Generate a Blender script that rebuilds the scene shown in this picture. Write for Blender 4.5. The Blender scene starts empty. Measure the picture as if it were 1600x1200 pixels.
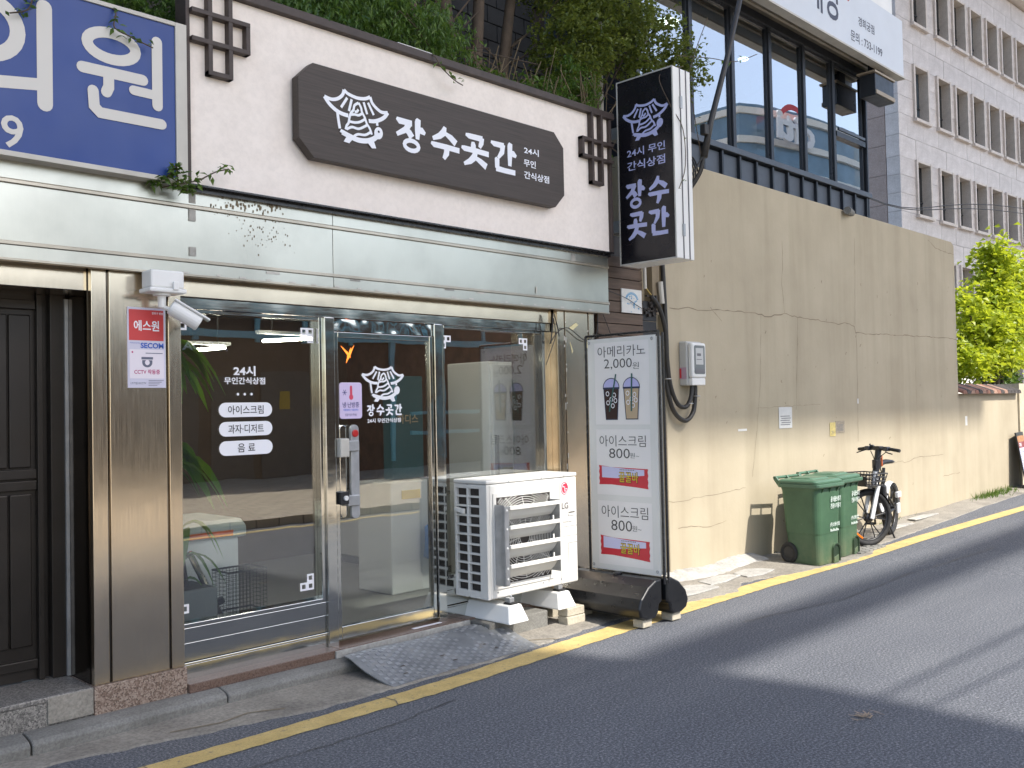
import bpy, bmesh, math, random
from mathutils import Vector, Matrix
RAD = math.radians
scene = bpy.context.scene
col = scene.collection
random.seed(7)

# ------------------------------------------------------------------ camera
CAM_H = 1.62
def set_camera():
    f, phi, y0, roll = 1475.0, 44.6, 638.0, 1.2
    p = math.atan((y0 - 600) / f); r = RAD(roll); a = RAD(phi)
    fw = Vector((math.cos(a)*math.cos(p), math.sin(a)*math.cos(p), math.sin(p)))
    rt = Vector((math.sin(a), -math.cos(a), 0.0))
    up = rt.cross(fw)
    rt2 = rt*math.cos(r) - up*math.sin(r)
    up2 = rt*math.sin(r) + up*math.cos(r)
    m = Matrix((rt2, up2, -fw)).transposed().to_4x4()
    m.translation = Vector((0, 0, CAM_H))
    cd = bpy.data.cameras.new('camera'); co = bpy.data.objects.new('camera', cd)
    col.objects.link(co); co.matrix_world = m
    cd.sensor_width = 36.0; cd.lens = f/1600*36.0; cd.clip_start = 0.05; cd.clip_end = 2000
    scene.camera = co
set_camera()

# ------------------------------------------------------------------ world, sun, exposure
SUN_EL = 50.0
SUN_TO = Vector((0.224*math.cos(RAD(SUN_EL)), -0.975*math.cos(RAD(SUN_EL)), math.sin(RAD(SUN_EL))))
world = bpy.data.worlds.new('World'); scene.world = world; world.use_nodes = True
wn = world.node_tree
sky = wn.nodes.new('ShaderNodeTexSky'); sky.sky_type = 'NISHITA'; sky.sun_disc = False
sky.sun_elevation = RAD(SUN_EL); sky.sun_rotation = math.atan2(SUN_TO.x, SUN_TO.y)
sky.air_density = 1.0; sky.dust_density = 2.4; sky.ozone_density = 1.0
bg = wn.nodes['Background']; bg.inputs['Strength'].default_value = 0.15
wn.links.new(sky.outputs['Color'], bg.inputs['Color'])
sd = bpy.data.lights.new('sun', 'SUN'); sd.energy = 3.35; sd.angle = RAD(0.53); sd.color = (1.0, 0.95, 0.87)
so = bpy.data.objects.new('sun', sd); col.objects.link(so)
so.rotation_euler = (-SUN_TO).to_track_quat('-Z', 'Y').to_euler(); so.location = (10, -30, 45)
scene.view_settings.view_transform = 'Standard'; scene.view_settings.look = 'None'
scene.view_settings.exposure = 1.0; scene.view_settings.gamma = 1.0
scene.view_settings.use_curve_mapping = False
scene.cycles.max_bounces = 10; scene.cycles.transparent_max_bounces = 16
scene.cycles.glossy_bounces = 4; scene.cycles.sample_clamp_indirect = 6.0

# ------------------------------------------------------------------ helpers
WL = {}
def tag(o, label=None, cat=None, group=None, kind=None):
    if label: o['label'] = label
    if cat: o['category'] = cat
    if group: o['group'] = group
    if kind: o['kind'] = kind
    return o
def thing(name, label, cat, loc=(0, 0, 0), group=None, rz=0.0, kind=None):
    o = bpy.data.objects.new(name, None); col.objects.link(o)
    o.location = loc; o.rotation_euler = (0, 0, rz); o.empty_display_size = 0.1
    WL[o.name] = Vector(loc)
    return tag(o, label, cat, group, kind)
def wloc(o):
    return WL.get(o.name, Vector((0, 0, 0))) if o else Vector((0, 0, 0))

class FR:
    """A plane in space: origin o, right u, up v, outward normal n."""
    def __init__(s, o, u, v):
        s.o = Vector(o); s.u = Vector(u).normalized(); s.v = Vector(v).normalized(); s.n = s.u.cross(s.v)
    def p(s, a, b, c=0.0):
        return s.o + s.u*a + s.v*b + s.n*c
def FF(y):      # facade facing the street (-y); a = world x, b = world z
    return FR((0, y, 0), (1, 0, 0), (0, 0, 1))
def FX(x):      # face looking along -x; a = -world y, b = world z
    return FR((x, 0, 0), (0, -1, 0), (0, 0, 1))
def FZ(z):      # face looking up; a = x, b = y
    return FR((0, 0, z), (1, 0, 0), (0, 1, 0))

class MB:
    def __init__(s): s.v = []; s.f = []
    def add(s, vs, fs):
        b = len(s.v); s.v.extend([Vector(q) for q in vs]); s.f.extend([tuple(b+i for i in f) for f in fs]); return s
    def box(s, x0, x1, y0, y1, z0, z1):
        v = [(x0,y0,z0),(x1,y0,z0),(x1,y1,z0),(x0,y1,z0),(x0,y0,z1),(x1,y0,z1),(x1,y1,z1),(x0,y1,z1)]
        return s.add(v, [(0,3,2,1),(4,5,6,7),(0,1,5,4),(1,2,6,5),(2,3,7,6),(3,0,4,7)])
    def obox(s, c, ax, ay, az, hx, hy, hz):
        c = Vector(c); ax = Vector(ax); ay = Vector(ay); az = Vector(az)
        v = [c+ax*(hx*i)+ay*(hy*j)+az*(hz*k) for k in (-1,1) for (i,j) in ((-1,-1),(1,-1),(1,1),(-1,1))]
        return s.add(v, [(0,3,2,1),(4,5,6,7),(0,1,5,4),(1,2,6,5),(2,3,7,6),(3,0,4,7)])
    def quad(s, a, b, c, d): return s.add([a,b,c,d], [(0,1,2,3)])
    def rect(s, fr, a0, a1, b0, b1, c=0.0):
        return s.quad(fr.p(a0,b0,c), fr.p(a1,b0,c), fr.p(a1,b1,c), fr.p(a0,b1,c))
    def prism(s, fr, poly, c0, c1):
        n = len(poly)
        v = [fr.p(a,b,c0) for a,b in poly] + [fr.p(a,b,c1) for a,b in poly]
        f = [tuple(range(n-1,-1,-1)), tuple(range(n,2*n))] + [(i,(i+1)%n,n+(i+1)%n,n+i) for i in range(n)]
        return s.add(v, f)
    def frbox(s, fr, a0, a1, b0, b1, c0, c1):
        return s.prism(fr, [(a0,b0),(a1,b0),(a1,b1),(a0,b1)], c0, c1)
    def ring(s, fr, a0, a1, b0, b1, t, c0, c1):
        s.frbox(fr,a0,a0+t,b0,b1,c0,c1); s.frbox(fr,a1-t,a1,b0,b1,c0,c1)
        s.frbox(fr,a0+t,a1-t,b0,b0+t,c0,c1-0.0006); s.frbox(fr,a0+t,a1-t,b1-t,b1,c0,c1-0.0006); return s
    def poly(s, fr, pts, c=0.0):
        return s.add([fr.p(a,b,c) for a,b in pts], [tuple(range(len(pts)))])
    def ell(s, fr, a, b, ra, rb, c=0.0, n=20, rot=0.0):
        cr, sr = math.cos(rot), math.sin(rot)
        return s.poly(fr, [(a+ra*math.cos(t)*cr-rb*math.sin(t)*sr, b+ra*math.cos(t)*sr+rb*math.sin(t)*cr) for t in [2*math.pi*i/n for i in range(n)]], c)
    def rrect(s, fr, a0, a1, b0, b1, r, c0, c1=None, n=5):
        pts = []
        for (ca, cb, t0) in ((a1-r,b0+r,-90),(a1-r,b1-r,0),(a0+r,b1-r,90),(a0+r,b0+r,180)):
            for i in range(n+1):
                t = RAD(t0+90*i/n); pts.append((ca+r*math.cos(t), cb+r*math.sin(t)))
        return s.poly(fr, pts, c0) if c1 is None else s.prism(fr, pts, c0, c1)
    def stroke(s, fr, pts, w, c=0.0, closed=False, cap=False):
        """flat ribbon along pts; w: one width or one per point"""
        n = len(pts); W = [w]*n if not hasattr(w, '__len__') else list(w)
        P = [Vector((q[0], q[1])) for q in pts]; L = []; Rr = []
        for i in range(n):
            a = P[(i-1) % n] if (closed or i > 0) else P[i]
            b = P[(i+1) % n] if (closed or i < n-1) else P[i]
            d1 = (P[i]-a); d2 = (b-P[i])
            d1 = d1.normalized() if d1.length > 1e-9 else d2.normalized()
            d2 = d2.normalized() if d2.length > 1e-9 else d1
            t = d1+d2
            t = t.normalized() if t.length > 1e-6 else d1
            nn = Vector((-t.y, t.x)); k = max(0.5, nn.dot(Vector((-d1.y, d1.x))))
            h = W[i]/2/k
            L.append(P[i]+nn*h); Rr.append(P[i]-nn*h)
        v = [fr.p(q.x,q.y,c) for q in L] + [fr.p(q.x,q.y,c) for q in Rr]
        m = n if closed else n-1
        s.add(v, [(n+i, n+(i+1) % n, (i+1) % n, i) for i in range(m)])
        if cap:
            for j, (q, ww) in enumerate(zip(P, W)): s.ell(fr, q.x, q.y, ww/2, ww/2, c+0.00008*(j+1), 14)
        return s
    def tube(s, pts, r, n=8, cap=True):
        P = [Vector(q) for q in pts]; m = len(P); Rr = [r]*m if not hasattr(r, '__len__') else r
        t0 = (P[1]-P[0]).normalized()
        a = t0.orthogonal().normalized(); rings = []
        for i in range(m):
            if i == 0: t = P[1]-P[0]
            elif i == m-1: t = P[-1]-P[-2]
            else: t = (P[i+1]-P[i]).normalized()+(P[i]-P[i-1]).normalized()
            t = t.normalized() if t.length > 1e-9 else t0
            a = (a - t*a.dot(t)); a = a.normalized() if a.length > 1e-9 else t.orthogonal().normalized()
            b = t.cross(a)
            rings.append([P[i]+(a*math.cos(2*math.pi*k/n)+b*math.sin(2*math.pi*k/n))*Rr[i] for k in range(n)])
        v = [q for rg in rings for q in rg]
        f = [(i*n+k, i*n+(k+1) % n, (i+1)*n+(k+1) % n, (i+1)*n+k) for i in range(m-1) for k in range(n)]
        if cap: f += [tuple(range(n-1,-1,-1)), tuple((m-1)*n+k for k in range(n))]
        return s.add(v, f)
    def lathe(s, c, ax, prof, n=20):
        """prof: (distance along axis, radius)"""
        c = Vector(c); ax = Vector(ax).normalized(); a = ax.orthogonal().normalized(); b = ax.cross(a)
        v = [c+ax*h+(a*math.cos(2*math.pi*k/n)+b*math.sin(2*math.pi*k/n))*r for h, r in prof for k in range(n)]
        m = len(prof)
        f = [(i*n+k, i*n+(k+1) % n, (i+1)*n+(k+1) % n, (i+1)*n+k) for i in range(m-1) for k in range(n)]
        f += [tuple(range(n-1,-1,-1)), tuple((m-1)*n+k for k in range(n))]
        return s.add(v, f)
    def torus(s, c, ax, R0, r, n=36, k=10):
        c = Vector(c); ax = Vector(ax).normalized(); a = ax.orthogonal().normalized(); b = ax.cross(a)
        v = []
        for i in range(n):
            t = 2*math.pi*i/n; d = a*math.cos(t)+b*math.sin(t)
            for j in range(k):
                q = 2*math.pi*j/k; v.append(c+d*(R0+r*math.cos(q))+ax*(r*math.sin(q)))
        f = [(i*k+j, ((i+1) % n)*k+j, ((i+1) % n)*k+(j+1) % k, i*k+(j+1) % k) for i in range(n) for j in range(k)]
        return s.add(v, f)
    def text(s, fr, body, a, b, w=None, h=None, bold=0.0, c=0.0, thick=0.0):
        """text centred on (a, b) of the plane, fitted to width w and/or height h"""
        V, F, (x0,x1,y0,y1) = text_mesh(body, bold)
        sx = w/(x1-x0) if w else None; sy = h/(y1-y0) if h else None
        sx = sx or sy; sy = sy or sx
        cx, cy = (x0+x1)/2, (y0+y1)/2
        vv = [fr.p(a+(q[0]-cx)*sx, b+(q[1]-cy)*sy, c+thick) for q in V]
        s.add(vv, F)
        if thick:
            n0 = len(s.v); s.v.extend([fr.p(a+(q[0]-cx)*sx, b+(q[1]-cy)*sy, c) for q in V])
            cnt = {}
            for f in F:
                for i in range(len(f)):
                    e = (f[i], f[(i+1) % len(f)]); cnt[e] = 1
            for (i, j) in cnt:
                if (j, i) not in cnt: s.f.append((n0-len(V)+i, n0+i, n0+j, n0-len(V)+j))
        return s
    def build(s, name, mat, parent=None, bevel=0.0, smooth=False, seg=2, sub=0):
        off = wloc(parent)
        me = bpy.data.meshes.new(name)
        me.from_pydata([tuple(q-off) for q in s.v], [], s.f); me.validate(); me.update()
        if smooth: me.polygons.foreach_set('use_smooth', [True]*len(me.polygons))
        me.materials.append(mat)
        o = bpy.data.objects.new(name, me); col.objects.link(o)
        if parent: o.parent = parent; WL[o.name] = off
        if sub:
            m = o.modifiers.new('subd', 'SUBSURF'); m.levels = sub; m.render_levels = sub
        if bevel:
            m = o.modifiers.new('bevel', 'BEVEL'); m.width = bevel; m.segments = seg; m.limit_method = 'ANGLE'; m.angle_limit = RAD(35)
        return o

_tc = {}
def text_mesh(body, bold=0.0):
    if (body, bold) in _tc: return _tc[(body, bold)]
    c = bpy.data.curves.new('txt', 'FONT'); c.body = body; c.offset = bold; c.resolution_u = 3; c.size = 1
    c.fill_mode = 'FRONT'
    o = bpy.data.objects.new('txt', c); col.objects.link(o)
    dg = bpy.context.evaluated_depsgraph_get(); dg.update()
    me = bpy.data.meshes.new_from_object(o.evaluated_get(dg))
    V = [(q.co.x, q.co.y) for q in me.vertices]; F = []
    for p in me.polygons:
        ii = list(p.vertices)
        ar = sum(V[ii[k]][0]*V[ii[(k+1) % len(ii)]][1]-V[ii[(k+1) % len(ii)]][0]*V[ii[k]][1] for k in range(len(ii)))
        F.append(tuple(ii) if ar > 0 else tuple(reversed(ii)))
    bpy.data.objects.remove(o); bpy.data.curves.remove(c); bpy.data.meshes.remove(me)
    xs = [q[0] for q in V]; ys = [q[1] for q in V]
    _tc[(body, bold)] = (V, F, (min(xs), max(xs), min(ys), max(ys)))
    return _tc[(body, bold)]

def copy_tree(o, parent=None):
    c = o.copy(); col.objects.link(c); c.parent = parent
    for k in ('label',):
        pass
    for ch in list(o.children): copy_tree(ch, c)
    return c
def share(src, loc, parent=None, scale=None):
    c = src.copy(); col.objects.link(c); c.location = loc
    if scale: c.scale = scale
    if parent: c.parent = parent
    return c

# ------------------------------------------------------------------ materials
def nodes_of(name):
    m = bpy.data.materials.new(name); m.use_nodes = True
    nt = m.node_tree; return m, nt, nt.nodes['Principled BSDF']
def N(nt, t, **kw):
    n = nt.nodes.new(t)
    for k, v in kw.items(): setattr(n, k, v)
    return n
def LK(nt, a, b): nt.links.new(a, b)
def coords(nt, scale=(1, 1, 1), space='Object'):
    tc = N(nt, 'ShaderNodeTexCoord'); mp = N(nt, 'ShaderNodeMapping'); mp.inputs['Scale'].default_value = scale
    LK(nt, tc.outputs[space], mp.inputs['Vector']); return mp.outputs['Vector']
def noise(nt, vec, sc, det=5, rough=0.55):
    n = N(nt, 'ShaderNodeTexNoise'); n.inputs['Scale'].default_value = sc; n.inputs['Detail'].default_value = det
    n.inputs['Roughness'].default_value = rough; LK(nt, vec, n.inputs['Vector']); return n.outputs['Fac']
def ramp(nt, fac, stops):
    r = N(nt, 'ShaderNodeValToRGB'); LK(nt, fac, r.inputs['Fac']); e = r.color_ramp.elements
    while len(e) < len(stops): e.new(0.5)
    for i, (p, c) in enumerate(stops):
        e[i].position = p; e[i].color = (*c, 1) if len(c) == 3 else c
    return r.outputs['Color']
def mixc(nt, fac, a, b, mode='MIX'):
    m = N(nt, 'ShaderNodeMix', data_type='RGBA', blend_type=mode)
    for sock, val in ((m.inputs[0], fac), (m.inputs[6], a), (m.inputs[7], b)):
        if hasattr(val, 'is_output'): LK(nt, val, sock)
        elif isinstance(val, (int, float)): sock.default_value = val
        else: sock.default_value = (*val, 1)
    return m.outputs[2]
def bump(nt, b, h, strength, dist=0.01):
    n = N(nt, 'ShaderNodeBump'); n.inputs['Strength'].default_value = strength; n.inputs['Distance'].default_value = dist
    LK(nt, h, n.inputs['Height']); LK(nt, n.outputs['Normal'], b.inputs['Normal'])
def sc(c, k): return tuple(min(1, x*k) for x in c)
def mat(name, c, r=0.5, m=0.0, var=0.08, vs=5.0, st=(1, 1, 1), bmp=0.0, bs=80.0, rv=0.08, coat=0.0):
    M, nt, b = nodes_of(name)
    v = coords(nt, st); f = noise(nt, v, vs)
    LK(nt, ramp(nt, f, [(0.3, sc(c, 1-var)), (0.7, sc(c, 1+var))]), b.inputs['Base Color'])
    b.inputs['Metallic'].default_value = m; b.inputs['Roughness'].default_value = r
    if rv:
        f2 = noise(nt, v, vs*2.3)
        mr = N(nt, 'ShaderNodeMapRange'); mr.inputs[1].default_value = 0.3; mr.inputs[2].default_value = 0.7
        mr.inputs[3].default_value = max(0.02, r-rv); mr.inputs[4].default_value = min(1, r+rv)
        LK(nt, f2, mr.inputs[0]); LK(nt, mr.outputs[0], b.inputs['Roughness'])
    if bmp: bump(nt, b, noise(nt, v, bs, 4), bmp)
    if coat: b.inputs['Coat Weight'].default_value = coat; b.inputs['Coat Roughness'].default_value = 0.1
    return M
def flat(name, c, r=0.5, m=0.0):
    M, nt, b = nodes_of(name); b.inputs['Base Color'].default_value = (*c, 1)
    b.inputs['Roughness'].default_value = r; b.inputs['Metallic'].default_value = m; return M
def emit(name, c, s):
    M, nt, b = nodes_of(name); b.inputs['Base Color'].default_value = (*c, 1)
    b.inputs['Emission Color'].default_value = (*c, 1); b.inputs['Emission Strength'].default_value = s; return M
def glass(name, tint=(0.86, 0.9, 0.88), ior=1.52, boost=1.0, wob=0.0):
    M, nt, b = nodes_of(name); nt.nodes.remove(b)
    out = nt.nodes['Material Output']
    tr = N(nt, 'ShaderNodeBsdfTransparent'); tr.inputs[0].default_value = (*tint, 1)
    gl = N(nt, 'ShaderNodeBsdfGlossy'); gl.inputs['Roughness'].default_value = 0.0
    f0 = ((ior-1)/(ior+1))**2
    ge = N(nt, 'ShaderNodeNewGeometry'); dt = N(nt, 'ShaderNodeVectorMath', operation='DOT_PRODUCT')
    LK(nt, ge.outputs['Incoming'], dt.inputs[0]); LK(nt, ge.outputs['True Normal'], dt.inputs[1])
    ab = N(nt, 'ShaderNodeMath', operation='ABSOLUTE'); LK(nt, dt.outputs['Value'], ab.inputs[0])
    om = N(nt, 'ShaderNodeMath', operation='SUBTRACT'); om.inputs[0].default_value = 1.0; LK(nt, ab.outputs[0], om.inputs[1])
    pw = N(nt, 'ShaderNodeMath', operation='POWER'); pw.inputs[1].default_value = 5.0; LK(nt, om.outputs[0], pw.inputs[0])
    ma = N(nt, 'ShaderNodeMath', operation='MULTIPLY_ADD'); ma.inputs[1].default_value = 1-f0; ma.inputs[2].default_value = f0; LK(nt, pw.outputs[0], ma.inputs[0])
    mu = N(nt, 'ShaderNodeMath', operation='MULTIPLY', use_clamp=True); mu.inputs[1].default_value = boost
    LK(nt, ma.outputs[0], mu.inputs[0])
    mx = N(nt, 'ShaderNodeMixShader'); LK(nt, mu.outputs[0], mx.inputs[0]); LK(nt, tr.outputs[0], mx.inputs[1]); LK(nt, gl.outputs[0], mx.inputs[2])
    if wob:
        v = coords(nt, (1, 1, 1)); h = noise(nt, v, 1.6, 2)
        bp = N(nt, 'ShaderNodeBump'); bp.inputs['Strength'].default_value = wob; bp.inputs['Distance'].default_value = 0.02
        LK(nt, h, bp.inputs['Height']); LK(nt, bp.outputs[0], gl.inputs['Normal'])
    LK(nt, mx.outputs[0], out.inputs['Surface']); return M
def stainless(name, c=(0.62, 0.6, 0.55), r=0.3, st=(3, 3, 90), wob=0.1, dirt=0.15):
    M, nt, b = nodes_of(name)
    v = coords(nt, st); f = noise(nt, v, 3.0, 4)
    v2 = coords(nt, (1, 1, 1)); f2 = noise(nt, v2, 2.2, 6)
    base = ramp(nt, f2, [(0.25, sc(c, 1-dirt)), (0.6, c), (0.85, sc(c, 1.05))])
    base = mixc(nt, 0.06, base, ramp(nt, f, [(0.3, sc(c, 0.7)), (0.7, sc(c, 1.15))]))
    LK(nt, base, b.inputs['Base Color']); b.inputs['Metallic'].default_value = 1.0
    mr = N(nt, 'ShaderNodeMapRange'); mr.inputs[1].default_value = 0.3; mr.inputs[2].default_value = 0.7
    mr.inputs[3].default_value = max(0.03, r-0.03); mr.inputs[4].default_value = r+0.03
    LK(nt, f, mr.inputs[0]); LK(nt, mr.outputs[0], b.inputs['Roughness'])
    f3 = noise(nt, v2, 3.0, 2); bump(nt, b, f3, wob, 0.02)
    return M
def leafmat(name, c, c2, tr=0.35):
    M, nt, b = nodes_of(name); out = nt.nodes['Material Output']
    g = N(nt, 'ShaderNodeNewGeometry')
    cc = ramp(nt, g.outputs['Random Per Island'], [(0.0, c), (0.6, tuple((x+y)/2 for x, y in zip(c, c2))), (1.0, c2)])
    LK(nt, cc, b.inputs['Base Color']); b.inputs['Roughness'].default_value = 0.45
    t = N(nt, 'ShaderNodeBsdfTranslucent'); LK(nt, mixc(nt, 0.5, cc, (c2[0]*1.5, c2[1]*1.4, c2[2]*0.6)), t.inputs[0])
    mx = N(nt, 'ShaderNodeMixShader'); mx.inputs[0].default_value = tr
    LK(nt, b.outputs[0], mx.inputs[1]); LK(nt, t.outputs[0], mx.inputs[2]); LK(nt, mx.outputs[0], out.inputs['Surface'])
    return M
def asphalt():
    M, nt, b = nodes_of('asphalt')
    v = coords(nt)
    n1 = noise(nt, v, 0.7, 5); n2 = noise(nt, v, 75, 4, 0.8)
    vo = N(nt, 'ShaderNodeTexVoronoi'); vo.inputs['Scale'].default_value = 70; LK(nt, v, vo.inputs['Vector'])
    c = ramp(nt, n2, [(0.3, (0.036, 0.039, 0.046)), (0.5, (0.098, 0.105, 0.121)), (0.64, (0.28, 0.29, 0.31))])
    c = mixc(nt, 0.5, c, ramp(nt, n1, [(0.3, (0.75, 0.76, 0.8)), (0.7, (1.1, 1.09, 1.06))]), 'MULTIPLY')
    chip = ramp(nt, vo.outputs['Color'], [(0.955, (0, 0, 0)), (0.975, (1, 1, 1))])
    c = mixc(nt, chip, c, (0.24, 0.24, 0.25))
    st = noise(nt, coords(nt, (0.25, 2.2, 1)), 1.3, 4)
    c = mixc(nt, 0.35, c, ramp(nt, st, [(0.35, (0.7, 0.7, 0.72)), (0.7, (1.25, 1.22, 1.18))]), 'MULTIPLY')
    LK(nt, c, b.inputs['Base Color']); b.inputs['Roughness'].default_value = 0.88
    bump(nt, b, n2, 0.55, 0.006); return M
def concrete(name, c, c2, vs=2.0, bmp=0.3, streak=0.0, speck=0.0, bs=70):
    M, nt, b = nodes_of(name); v = coords(nt)
    n1 = noise(nt, v, vs, 7, 0.6); n2 = noise(nt, v, bs, 5, 0.6)
    cc = ramp(nt, n1, [(0.25, c2), (0.65, c)])
    if streak:
        s1 = noise(nt, coords(nt, (2.2, 2.2, 0.16)), 1.6, 6, 0.62)
        cc = mixc(nt, streak, cc, ramp(nt, s1, [(0.32, (0.52, 0.49, 0.42)), (0.55, (1, 1, 1)), (0.8, (1.06, 1.06, 1.04))]), 'MULTIPLY')
    if speck:
        cc = mixc(nt, speck, cc, ramp(nt, n2, [(0.35, (0.45, 0.45, 0.45)), (0.6, (1.1, 1.1, 1.1))]), 'MULTIPLY')
    LK(nt, cc, b.inputs['Base Color']); b.inputs['Roughness'].default_value = 0.85
    bump(nt, b, n2, bmp, 0.004); return M
def granite(name, cs, sc_=150):
    M, nt, b = nodes_of(name); v = coords(nt)
    vo = N(nt, 'ShaderNodeTexVoronoi'); vo.inputs['Scale'].default_value = sc_; LK(nt, v, vo.inputs['Vector'])
    c = ramp(nt, vo.outputs['Color'], [(0.1, cs[0]), (0.45, cs[1]), (0.8, cs[2])])
    c = mixc(nt, 0.45, c, ramp(nt, noise(nt, v, 3, 6), [(0.3, (0.6, 0.58, 0.55)), (0.7, (1.1, 1.1, 1.1))]), 'MULTIPLY')
    LK(nt, c, b.inputs['Base Color']); b.inputs['Roughness'].default_value = 0.4
    bump(nt, b, noise(nt, v, 90, 3), 0.08, 0.004); return M
def wood(name, c, c2, st=(1.5, 30, 30), r=0.55):
    M, nt, b = nodes_of(name); f = noise(nt, coords(nt, st), 2.0, 6, 0.65)
    LK(nt, ramp(nt, f, [(0.3, c), (0.72, c2)]), b.inputs['Base Color']); b.inputs['Roughness'].default_value = r
    bump(nt, b, f, 0.25, 0.004); return M

MT = {}
MT['asphalt'] = asphalt()
MT['yellow'] = None
MT['apron'] = concrete('apron_concrete', (0.33, 0.305, 0.26), (0.17, 0.155, 0.135), 2.6, 0.6, 0, 0.55, 55)
MT['kerb'] = concrete('kerb_stone', (0.25, 0.245, 0.225), (0.13, 0.125, 0.11), 2.6, 0.4, 0, 0.5, 90)
MT['mortar'] = concrete('mortar', (0.46, 0.45, 0.42), (0.28, 0.27, 0.25), 5, 0.8, 0, 0.3, 40)
MT['wall'] = concrete('painted_wall', (0.465, 0.405, 0.295), (0.385, 0.33, 0.235), 1.1, 0.3, 0.22, 0.0, 26)
MT['crack'] = flat('crack', (0.225, 0.185, 0.125), 0.95)
MT['steel'] = stainless('stainless_fascia', (0.54, 0.54, 0.475), 0.32, (60, 60, 2), 0.06, 0.25)
MT['steelv'] = stainless('stainless_pillar', (0.84, 0.73, 0.575), 0.18, (70, 70, 1.5), 0.05, 0.22)
MT['mirror'] = stainless('stainless_polished', (0.66, 0.66, 0.62), 0.09, (3, 3, 40), 0.14, 0.12)
MT['rail'] = stainless('stainless_rail', (0.5, 0.46, 0.38), 0.4, (3, 3, 60), 0.1, 0.4)
MT['granite'] = granite('red_granite', ((0.10, 0.07, 0.055), (0.24, 0.165, 0.125), (0.4, 0.32, 0.26)), 130)
MT['granite_step'] = granite('grey_granite', ((0.08, 0.075, 0.07), (0.19, 0.18, 0.165), (0.34, 0.32, 0.29)), 150)
MT['sill'] = granite('brown_granite', ((0.10, 0.06, 0.045), (0.16, 0.10, 0.075), (0.2, 0.14, 0.11)), 160)
MT['panel_white'] = concrete('sign_panel', (0.88, 0.81, 0.75), (0.82, 0.75, 0.69), 6, 0.08, 0, 0.10, 34)
MT['wood'] = wood('dark_wood_print', (0.034, 0.025, 0.02), (0.066, 0.050, 0.041), (1.2, 40, 40), 0.55)
MT['brown'] = wood('brown_timber', (0.036, 0.025, 0.021), (0.066, 0.047, 0.04), (6, 6, 6), 0.55)
MT['dark_door'] = mat('dark_bronze', (0.022, 0.018, 0.015), 0.38, 0.3, 0.2, 3)
MT['black'] = mat('black_plastic', (0.02, 0.02, 0.022), 0.42, 0, 0.15, 8)
MT['blackgloss'] = mat('black_metal', (0.015, 0.015, 0.017), 0.25, 0, 0.1, 8)
MT['letter'] = flat('white_letter', (0.82, 0.84, 0.9), 0.45)
MT['decal'] = flat('white_vinyl', (0.88, 0.88, 0.92), 0.5)
MT['ink'] = flat('black_ink', (0.025, 0.025, 0.03), 0.6)
MT['grey_ink'] = flat('grey_ink', (0.16, 0.16, 0.17), 0.6)
MT['blue'] = mat('blue_panel', (0.010, 0.046, 0.225), 0.4, 0, 0.08, 2)
MT['cream'] = mat('cream_frame', (0.52, 0.50, 0.45), 0.5, 0, 0.1, 4)
MT['white'] = mat('white_paint', (0.78, 0.78, 0.76), 0.4, 0, 0.05, 3)
MT['ac'] = mat('white_enamel', (0.70, 0.69, 0.65), 0.36, 0, 0.07, 5)
MT['tank'] = mat('tank_plastic', (0.009, 0.0095, 0.011), 0.33, 0, 0.15, 8)
MT['reflect_dark'] = stainless('steel_reflect_dark', (0.13, 0.11, 0.09), 0.12, (3, 3, 40), 0.1, 0.3)  # reflection of the dark door put into the steel's colour
MT['ac_dark'] = mat('condenser_dark', (0.035, 0.028, 0.024), 0.6, 0, 0.3, 20)
MT['galv'] = mat('galvanised', (0.42, 0.43, 0.44), 0.45, 0.7, 0.15, 12)
MT['red'] = flat('red_print', (0.62, 0.03, 0.05), 0.45)
MT['brick'] = concrete('paving_brick', (0.52, 0.47, 0.37), (0.40, 0.36, 0.28), 8, 0.7, 0, 0.25, 60)
MT['rubber'] = mat('rubber', (0.02, 0.02, 0.02), 0.75, 0, 0.2, 12, bmp=0.1)
MT['clear'] = glass('shop_glass', (0.93, 0.96, 0.95), 1.55, 3.9, 0.05)
# ================================================================== SETTING
def gz(x):
    return 0.0 if x < 9.3 else 0.016*(min(x, 45)-9.3)
def lerp_list(tab, x):
    if x <= tab[0][0]: return tab[0][1:]
    for p, q in zip(tab, tab[1:]):
        if x <= q[0]:
            t = (x-p[0])/(q[0]-p[0]); return tuple(a+(b-a)*t for a, b in zip(p[1:], q[1:]))
    return tab[-1][1:]
rnd = random.Random(3)
# ground sheet to the horizon
m = MB(); m.rect(FZ(-0.06), -400, 500, -400, 500)
tag(m.build('ground', mat('far_ground', (0.2, 0.19, 0.17), 0.9)), kind='structure')
# road
xs = [-30+i*1.0 for i in range(101)]
m = MB()
for a, b in zip(xs, xs[1:]):
    m.quad((a, -1.9, gz(a)), (b, -1.9, gz(b)), (b, 4.95, gz(b)), (a, 4.95, gz(a)))
road = tag(m.build('road', MT['asphalt']), kind='structure')
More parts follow.
